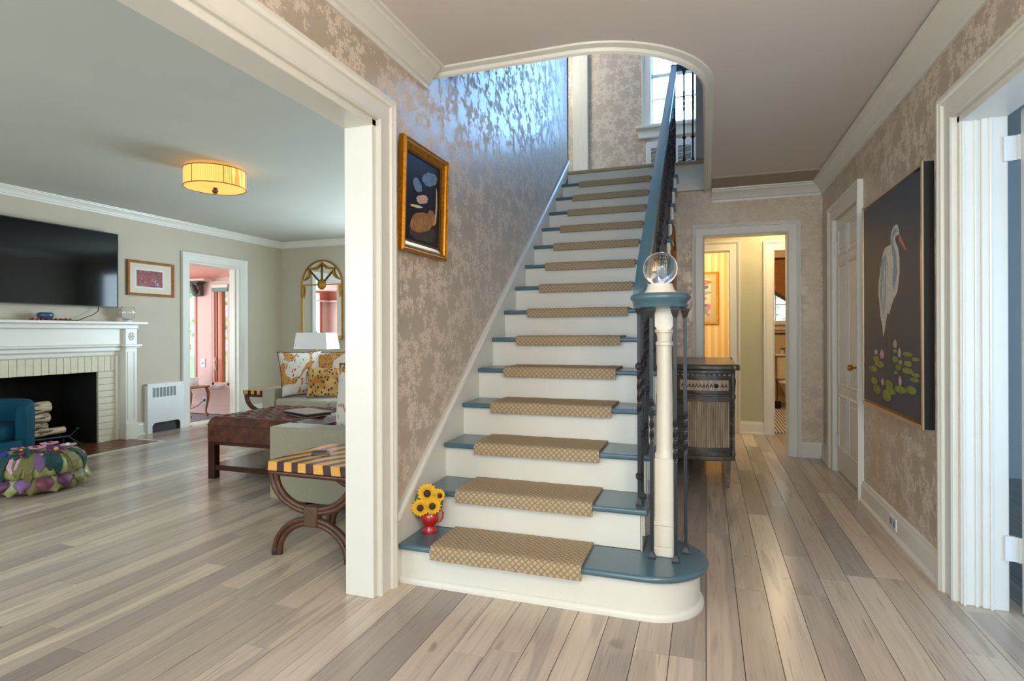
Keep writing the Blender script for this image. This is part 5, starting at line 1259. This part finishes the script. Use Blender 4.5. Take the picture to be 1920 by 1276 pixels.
pillow('printed_cushion', .50, .50, .15, TR((-4.22, 5.16, .70), math.radians(62), math.radians(-14)), 'safari_print', 'big cream cushion printed with rust feathers, leaning on the far sofa arm', piping='dark_foot')
pillow('printed_cushion', .46, .46, .15, TR((-4.04, 5.38, .71), math.radians(20), math.radians(-14)), 'safari_print_near', 'cream and rust cushion at the far sofa back, behind the leopard one', piping='dark_foot')
pillow('leopard_cushion', .36, .34, .13, TR((-3.93, 5.16, .61), math.radians(30), math.radians(-18)), 'leopard_cloth', 'small leopard-spotted cushion on the far sofa seat')
pillow('printed_cushion', .50, .50, .15, TR((-2.28, 3.42, .675), math.radians(-10), math.radians(-6)), 'safari_print_near', 'cream animal-print cushion behind the near sofa arm, cut by the white door jamb', piping='dark_foot')

# round-arched side tables with striped tops
def xtable(loc):
    t = E('striped_side_table', (0, 0, 0), 'side table with a tiger-striped top on curved rattan legs, beside the white door jamb', 'side table', 'striped tables beside the sofas')
    W, D, H = .265, .25, .485
    ob('striped_top', MB().box(-W, -D, H-.048, W, D, H), 'tiger_stripes', t, bevel=.004, seg=2)
    for y in (-D+.03, D-.03):
        for k_, o_ in enumerate((0, .030)):
            r1 = (W-.012-o_); n_ = 18
            up = [(-r1*math.cos(PI*i/n_), y, (H-.075)-(.175-o_*.6)*math.sin(PI*i/n_)) for i in range(n_+1)]
            ob('upper_arch', MB().tube([(-r1, y, H-.052)]+up+[(r1, y, H-.052)], .0155, 8), 'rattan', t, smooth=60)
            r2 = W-.03-o_
            dn = [(-r2*math.cos(PI*i/n_), y, .012+(.190-o_*.7)*math.sin(PI*i/n_)) for i in range(n_+1)]
            ob('lower_arch', MB().tube([(-r2, y, .002)]+dn[1:-1]+[(r2, y, .002)], .0155, 8), 'rattan', t, smooth=60)
        ob('binding', MB().box(-.042, y-.024, .165, .042, y+.024, .272), 'rattan_wrap', t, bevel=.010, seg=2)
        ob('top_rail', MB().tube([(-W+.005, y, H-.064), (W-.005, y, H-.064)], .0155, 8), 'rattan', t, smooth=60)
    for x in (-W+.014, W-.014): ob('side_rail', MB().tube([(x, -D+.03, H-.064), (x, D-.03, H-.064)], .014, 8), 'rattan', t, smooth=60)
    ob('stretcher', MB().tube([(0, -D+.03, .218), (0, D-.03, .218)], .014, 8), 'rattan', t, smooth=60)
    for x in (-W+.034, W-.034):
        for y in (-D+.03, D-.03): ob('foot_cap', MB().lathe([(.020, 0), (.020, .02), (.017, .035)], (x, y, 0), 10), 'dark_foot', t)
    t.location = loc; return t
t1 = xtable((-1.885, 2.60, 0)); bpy.context.view_layer.update()
t2 = dup(t1, (-2.945, 2.86, 0), 'side table with a striped top on curved rattan legs, beside the far sofa arm')
cd = E('leather_card_case', (-1.98, 2.60, .485), 'small brown leather card case on the striped table top', 'card case')
ob('case', MB().box(-.05, -.03, .0005, .05, .03, .009).xf(TR((-1.985, 2.585, .485), .35)), 'card_leather', cd, bevel=.002)
ob('flap', MB().box(-.05, -.03, .0092, .02, .03, .013).xf(TR((-1.985, 2.585, .485), .35)), 'slot_dark', cd, bevel=.001)

# mirror, lamp and small things at the far wall
YM = 6.94
mr = E('arched_mirror', (-5.31, YM, 1.09), 'gilt mirror with a fanlight arch on the far living room wall', 'mirror')
mx0, mx1, mz0 = -5.648, -4.975, 1.10; mc = (mx0+mx1)/2; mrr = (mx1-mx0)/2; mzs = 1.856
arch = [(mx0, YM, mz0)]+[(mc-mrr*math.cos(PI*i/24), YM, mzs+mrr*math.sin(PI*i/24)) for i in range(25)]+[(mx1, YM, mz0)]
ob('frame', MB().sweep([(-.022, 0), (-.022, .026), (-.012, .034), (-.004, .028), (.002, .02), (.002, 0)], arch[::1], (0, -1, 0), closed=True), 'gilt_sun', mr, smooth=40)
gp = [(x, z) for x, y, z in arch]
ob('glass', MB().prism(gp, 'y', YM-.012, YM-.004), 'mirror_glass', mr)
ob('crossbar', MB().box(mx0, YM-.024, mzs-.012, mx1, YM-.010, mzs+.004), 'gilt_sun', mr)
ob('sun_boss', MB().lathe([(.001, -.034), (.05, -.030), (.075, -.016), (.08, -.010)], (mc, YM, mzs), 24, axis='y'), 'gilt_sun', mr, smooth=50)
for a in (45, 90, 135):
    t = math.radians(a); ob('spoke', MB().tube([(mc+.07*math.cos(t), YM-.022, mzs+.07*math.sin(t)), (mc+(mrr-.01)*math.cos(t), YM-.022, mzs+(mrr-.01)*math.sin(t))], .010, 6), 'gold_dark', mr)
for a0_, a1_ in ((12, 48), (48, 90), (90, 132), (132, 168)):
    pts = []
    for i in range(9):
        t = math.radians(a0_+(a1_-a0_)*i/8); r = mrr*(.93-.16*math.sin(PI*i/8)); pts.append((mc+r*math.cos(t), YM-.026, mzs+r*math.sin(t)))
    ob('drapery_swag', MB().tube(pts, [.007+.014*math.sin(PI*i/8) for i in range(9)], 7), 'gilt_sun', mr, smooth=60)
for x in (mx0+.012, mx1-.012): ob('side_drop', MB().tube([(x, YM-.03, mzs-.02), (x+.004, YM-.034, mzs-.10), (x, YM-.03, mzs-.2)], [.018, .022, .006], 7), 'gilt_sun', mr, smooth=60)
ob('bottom_rail', MB().box(mx0-.02, YM-.045, mz0-.045, mx1+.02, YM-.001, mz0+.006), 'gilt_sun', mr, bevel=.006)

cs = E('low_console', (-4.95, 6.3, 0), 'low dark console behind the far sofa carrying the white-shaded lamp', 'console')
ob('top', MB().box(-5.12, 6.10, .36, -4.45, 6.50, .385), 'dark_cherry', cs, bevel=.004)
for x in (-5.09, -4.51):
    for y in (6.12, 6.45): ob('leg', MB().box(x, y, 0, x+.035, y+.035, .36), 'dark_cherry', cs)
la = E('table_lamp', (-4.915, 6.30, .385), 'table lamp with white rectangular shade and slim gold stem', 'lamp')
ob('base', MB().box(-4.99, 6.24, .386, -4.84, 6.36, .405), 'brass', la, bevel=.004)
ob('stem', MB().lathe([(.009, .40), (.009, 1.17)], (-4.915, 6.30, 0), 10), 'brass', la)
for dx, z in ((-.055, .74), (.05, .79), (-.03, .86), (.03, .70), (.06, .86)):
    ob('branch', MB().tube([(-4.915, 6.30, z-.07), (-4.915+dx, 6.27, z)], .004, 5), 'brass', la)
    ob('shell_flower', MB().ball((-4.915+dx, 6.265, z), .022, 12, sy=.6), 'shell_white', la, smooth=60)
mb = MB(); b0 = [(-.265, -.14), (.265, -.14), (.265, .14), (-.265, .14)]; b1 = [(-.235, -.12), (.235, -.12), (.235, .12), (-.235, .12)]
ob('shade', mb.add([(-4.915+a, 6.30+b, .933) for a, b in b0]+[(-4.915+a, 6.30+b, 1.150) for a, b in b1], [(i, (i+1) % 4, (i+1) % 4+4, i+4) for i in range(4)]+[(4, 5, 6, 7), (3, 2, 1, 0)]), 'linen_white', la, bevel=.002)
for x, h_ in ((-5.10, .78), (-5.065, .73)):
    c = E('navy_candlestick', (x+.02, 6.17, .385), 'taller navy candlestick with an orange candle tip behind the far sofa' if h_ > .75 else 'shorter navy candlestick just right of the taller one', 'candlestick', 'navy candlesticks on the low console')
    ob('holder', MB().lathe([(.001, .3855), (.018, .3855), (.014, .40), (.013, h_-.05), (.001, h_-.05)], (x+.02, 6.17, 0), 14), 'navy_glass', c, smooth=50)
    ob('candle', MB().lathe([(.006, h_-.05), (.006, h_), (.001, h_+.002)], (x+.02, 6.17, 0), 10), 'candle_orange', c)

# ---- things in the sunroom
for (bx_, by_, rot) in ((-6.885, 6.235, 0), (-8.585, 4.4, PI/2), (-7.25, 2.415, PI)):
    T_ = TR((bx_, by_, 1.884), rot)
    c = E('shelf_corbel', (bx_, by_, 1.67), {0: 'grey carved shelf bracket beside the sunroom window', PI/2: 'grey carved shelf bracket on the long sunroom wall', PI: 'grey carved shelf bracket on the near sunroom wall, seen in the mirror'}[rot], 'bracket', 'carved grey shelf brackets in the sunroom')
    ob('bracket_top', MB().box(-.15, -.13, -.022, .12, 0, -.001).xf(T_), 'corbel_grey', c, bevel=.005)
    pf_ = [(0, -.022), (-.12, -.022), (-.115, -.05), (-.085, -.075), (-.075, -.11), (-.05, -.14), (-.055, -.17), (-.035, -.20), (0, -.21)]
    ob('scroll', MB().prism(pf_, 'x', -.08, .08).xf(T_), 'corbel_grey', c, bevel=.008)
    ob('acanthus_leaf', MB().tube([(0, -.12, -.04), (0, -.095, -.08), (0, -.085, -.12), (0, -.06, -.16), (0, -.07, -.185)], [.02, .03, .026, .02, .01], 8).xf(T_), 'corbel_grey', c, smooth=60)
dg = E('china_dog', (-7.0, 2.5, 1.916), 'yellow and green china dog on the pink sunroom shelf', 'ornament')
mb = MB().tube([(-7.1, 2.5, 2.0), (-7.0, 2.5, 2.01), (-6.93, 2.5, 2.0)], [.035, .042, .03], 10).ball((-6.89, 2.5, 2.05), .035, 12)
for x in (-7.09, -6.95): mb.tube([(x, 2.49, 1.99), (x, 2.49, 1.918)], .014, 8)
ob('body', mb, 'sun_yellow', dg, smooth=60); ob('saddle', MB().ball((-7.02, 2.5, 2.035), .04, 10, sz=.5), 'leaf_green', dg, smooth=60)
sw = E('light_switch', (-6.83, 6.245, .68), 'white switch plate on the pink sunroom wall', 'switch')
ob('plate', MB().box(-6.87, 6.242, .66, -6.79, 6.249, .78), 'outlet_white', sw, bevel=.002); ob('toggle', MB().box(-6.835, 6.236, .71, -6.825, 6.243, .73), 'slot_dark', sw)
so = E('sunroom_outlet', (-6.80, 6.245, .16), 'white outlet plate low on the pink wall behind the curved-leg table', 'outlet')
ob('plate', MB().box(-6.835, 6.242, .13, -6.765, 6.249, .25), 'outlet_white', so, bevel=.002); ob('socket', MB().box(-6.815, 6.238, .17, -6.785, 6.243, .21), 'slot_dark', so)
ct = E('curved_leg_table', (-6.85, 5.95, 0), 'small brown table with scalloped apron and curved legs in the sunroom', 'side table')
ob('top', MB().prism([(-7.22, 5.72), (-6.56, 5.72), (-6.52, 5.76), (-6.50, 5.93), (-6.54, 6.10), (-7.22, 6.12)], 'z', .40, .42), 'table_wood', ct, bevel=.005)
ap_ = [(-7.2, .40), (-6.55, .40), (-6.55, .375)]+[(-6.56-.64*i/24, .355+.012*math.cos(i*1.4)) for i in range(24)]
ob('apron', MB().prism(ap_, 'y', 5.74, 5.755), 'table_wood', ct)
for x, y, s_ in ((-6.57, 5.78, 1), (-6.57, 6.06, 1), (-7.17, 5.78, -1), (-7.17, 6.06, -1)):
    pts = [(x, y, .40), (x+.035*s_, y, .33), (x+.03*s_, y, .22), (x-.005*s_, y, .10), (x-.005*s_, y, .05), (x+.03*s_, y, .016)]
    ob('leg', MB().tube(pts, [.022, .02, .015, .012, .012, .018], 8), 'table_wood', ct, smooth=60)
cn = ob('white_canister', MB().lathe([(.001, .4205), (.055, .4205), (.062, .43), (.062, .535), (.055, .545), (.001, .545)], (-6.66, 5.93, 0), 24), 'ceramic_white', None, smooth=40)
tag(cn, 'white ceramic canister on the curved-leg table', 'canister')
vb = E('white_vase', (-6.90, 5.93, .42), 'white vase with a dark spout beside the canister, at the door edge', 'vase')
ob('body', MB().lathe([(.001, .4205), (.06, .4205), (.085, .46), (.085, .60), (.05, .66), (.001, .66)], (-6.90, 5.93, 0), 24), 'ceramic_white', vb, smooth=50)
ob('spout', MB().tube([(-6.90, 5.93, .66), (-6.88, 5.93, .72), (-6.83, 5.93, .69)], [.02, .03, .01], 8), 'navy_glass', vb, smooth=50)
cr = ob('outlet_cord', MB().tube([(-6.80, 6.235, .19), (-6.85, 6.18, .12), (-7.0, 6.15, .05), (-7.2, 6.12, .02)], .005, 6), 'cable_black', None, smooth=60)
tag(cr, 'thin cord drooping from the low sunroom outlet', 'cord')

# ---- rooms behind the hall
fpn = E('floral_print', (-.1, 8.6, 1.25), 'gold-framed bright flower print in the striped yellow room', 'picture')
ob('frame', MB().box(-.42, 8.575, 1.25, .172, 8.599, 2.0), 'gold', fpn, bevel=.006); ob('mat_board', MB().box(-.385, 8.570, 1.285, .137, 8.5755, 1.965), 'mat_board2', fpn)
mb = MB().box(-.30, 8.568, 1.35, .07, 8.5705, 1.90, 0)
for j, (x, z, a, b, m_) in enumerate(((-.1, 1.85, .17, .04, 1), (-.12, 1.78, .17, .03, 2), (-.1, 1.70, .16, .035, 3), (-.13, 1.62, .15, .03, 1), (-.05, 1.52, .09, .03, 2), (.035, 1.50, .03, .04, 4), (-.02, 1.44, .045, .05, 5), (.03, 1.385, .03, .025, 4), (-.14, 1.42, .07, .05, 6), (-.2, 1.5, .05, .05, 5))):
    q = ell(x, z, a, b, 12, 0, .15, j); n_ = len(q); yy = 8.5675-.0003*j
    mb.add([(u, yy, v) for u, v in q]+[(u, yy+.0004, v) for u, v in q], [tuple(range(n_)), tuple(range(n_, 2*n_))]+[(i, (i+1) % n_, (i+1) % n_+n_, i+n_) for i in range(n_)], m_)
ob('print', mb, ['mat_board', 'oil_orange', 'silk_lilac', 'oil_grey_blue', 'flower_red', 'silk_green', 'bowl_blue'], fpn)
to = E('toilet', (1.22, 9.4, 0), 'cream toilet glimpsed through the far bathroom door', 'toilet')
ob('tank', MB().box(1.04, 9.60, .40, 1.40, 9.77, .76), 'porcelain', to, bevel=.02, seg=3)
ob('tank_lid', MB().box(1.01, 9.575, .765, 1.415, 9.78, .795), 'ceramic_white', to, bevel=.01, seg=2)
ob('bowl', MB().lathe([(.001, .001), (.10, .001), (.09, .08), (.10, .2), (.17, .33), (.18, .37), (.001, .37)], (1.22, 9.36, 0), 28, sy=1.25), 'porcelain', to, smooth=50)
ob('seat', MB().lathe([(.001, .371), (.19, .371), (.195, .385), (.185, .40), (.001, .405)], (1.22, 9.36, 0), 28, sy=1.25), 'ceramic_white', to, smooth=50)
tb = E('toilet_brush', (1.00, 9.25, 0), 'black toilet brush standing left of the toilet', 'brush')
ob('holder', MB().lathe([(.001, .001), (.045, .001), (.055, .03), (.05, .11), (.001, .11)], (1.00, 9.25, 0), 16), 'black_paint', tb, smooth=50)
ob('handle', MB().tube([(1.00, 9.25, .11), (1.0, 9.24, .38), (.98, 9.24, .44)], .008, 6), 'black_iron', tb)
cal = E('desk_calendar', (1.15, 9.68, .795), 'small desk calendar with black figures on the toilet tank', 'calendar')
ob('block', MB().box(1.09, 9.66, .796, 1.24, 9.70, .885), 'mat_board', cal, bevel=.004)
ob('top_bar', MB().box(1.09, 9.657, .868, 1.24, 9.66, .886), 'slot_dark', cal)
cu = bpy.data.curves.new('figures', 'FONT'); cu.body = '32'; cu.size = .075; cu.extrude = .001; cu.align_x = 'CENTER'
to_ = bpy.data.objects.new('t', cu); C.objects.link(to_); bpy.context.view_layer.update()
me_ = bpy.data.meshes.new_from_object(to_.evaluated_get(bpy.context.evaluated_depsgraph_get())); bpy.data.objects.remove(to_)
me_.materials.clear(); me_.materials.append(MATS['slot_dark']); fo = bpy.data.objects.new('figures', me_); C.objects.link(fo); fo.parent = cal
fo.location = Vector((1.165, 9.6575, .806))-cal.location; fo.rotation_euler = (PI/2, 0, 0)
bm_ = ob('striped_bath_mat', MB().box(.72, 6.99, .0005, 1.15, 9.1, .012), 'mat_stripes', None, bevel=.003); tag(bm_, 'grey and white striped mat on the bathroom floor', 'mat')
vl = E('window_shade', (1.1, 9.74, 1.7), 'brown fabric shade with a slanted black hem over the bathroom window', 'window shade')
ob('cloth', MB().prism([(.78, 2.3), (.78, 1.93), (1.25, 1.60), (1.42, 1.60), (1.42, 2.3)], 'y', 9.72, 9.735), 'brown_shade', vl)
ob('hem', MB().prism([(.78, 1.95), (.78, 1.88), (1.25, 1.56), (1.42, 1.56), (1.42, 1.61), (1.25, 1.62)], 'y', 9.712, 9.72), 'bath_line', vl)
ob('rod', MB().tube([(.76, 9.72, 2.28), (1.415, 9.72, 2.28)], .015, 8), 'bath_line', vl)
rc = E('upper_radiator_cover', (-.2, 6.87, Z2), 'white radiator cover with lattice grille under the upstairs window', 'radiator')
ob('cabinet', MB().box(-.66, 6.80, Z2+.001, .22, 6.935, 3.372), 'white_metal', rc, bevel=.01, seg=2)
for x0, x1 in ((-.60, -.50), (-.30, -.155), (-.095, .03)):
    p = ob('grille', MB().box(x0, 6.794, 2.86, x1, 6.80, 3.29), 'grille_grey', rc)
    for j in range(10): ob('lattice_bar', MB().tube([(x0, 6.792, 2.87+j*.042), (x1, 6.792, 2.87+j*.042+(.04 if j % 2 else -.0))], .003, 4), 'white_metal', p)

# ---- garden outside the sunroom and bathroom
st('ground_outside', MB().box(-30, 6.4, -.25, -6.2, 30, -.2).box(-30, -10, -.25, -8.75, 6.4, -.2).box(-6.2, 9.95, -.25, 20, 30, -.2), 'grass_green')
def tree(x, y, h, r, lab, seed, n=700, leaf='leaf_light'):
    t = E('garden_tree', (x, y, -.2), lab, 'tree', 'trees outside the windows'); q = random.Random(seed)
    ob('trunk', MB().tube([(x, y, -.2), (x+.05, y, h*.4), (x, y+.05, h*.8)], [.12, .09, .04], 8), 'bark', t)
    mb = MB()
    for i in range(n):
        u = Vector((q.gauss(0, 1), q.gauss(0, 1), q.gauss(0, 1))).normalized()*q.uniform(.3, 1)**.5
        p = Vector((x+u.x*r, y+u.y*r, h*.62+u.z*h*.55)); s_ = q.uniform(.06, .13); a = Vector((q.uniform(-1, 1), q.uniform(-1, 1), q.uniform(-1, 1))).normalized(); b = a.orthogonal().normalized()
        mb.add([p-a*s_, p+b*s_*.5, p+a*s_, p-b*s_*.5], [(0, 1, 2, 3)])
    o = ob('foliage', mb, leaf, t, normals=False); o['kind'] = 'stuff'
tree(-8.6, 9.6, 3.0, 1.3, 'pale green leafy tree through the right sunroom casement', 1)
tree(-12.2, 11.4, 3.4, 1.5, 'leafy tree seen at the left edge of the sunroom doorway', 2)
tree(1.8, 13.5, 3.2, 1.5, 'leafy tree outside the small bathroom window', 3, 500)
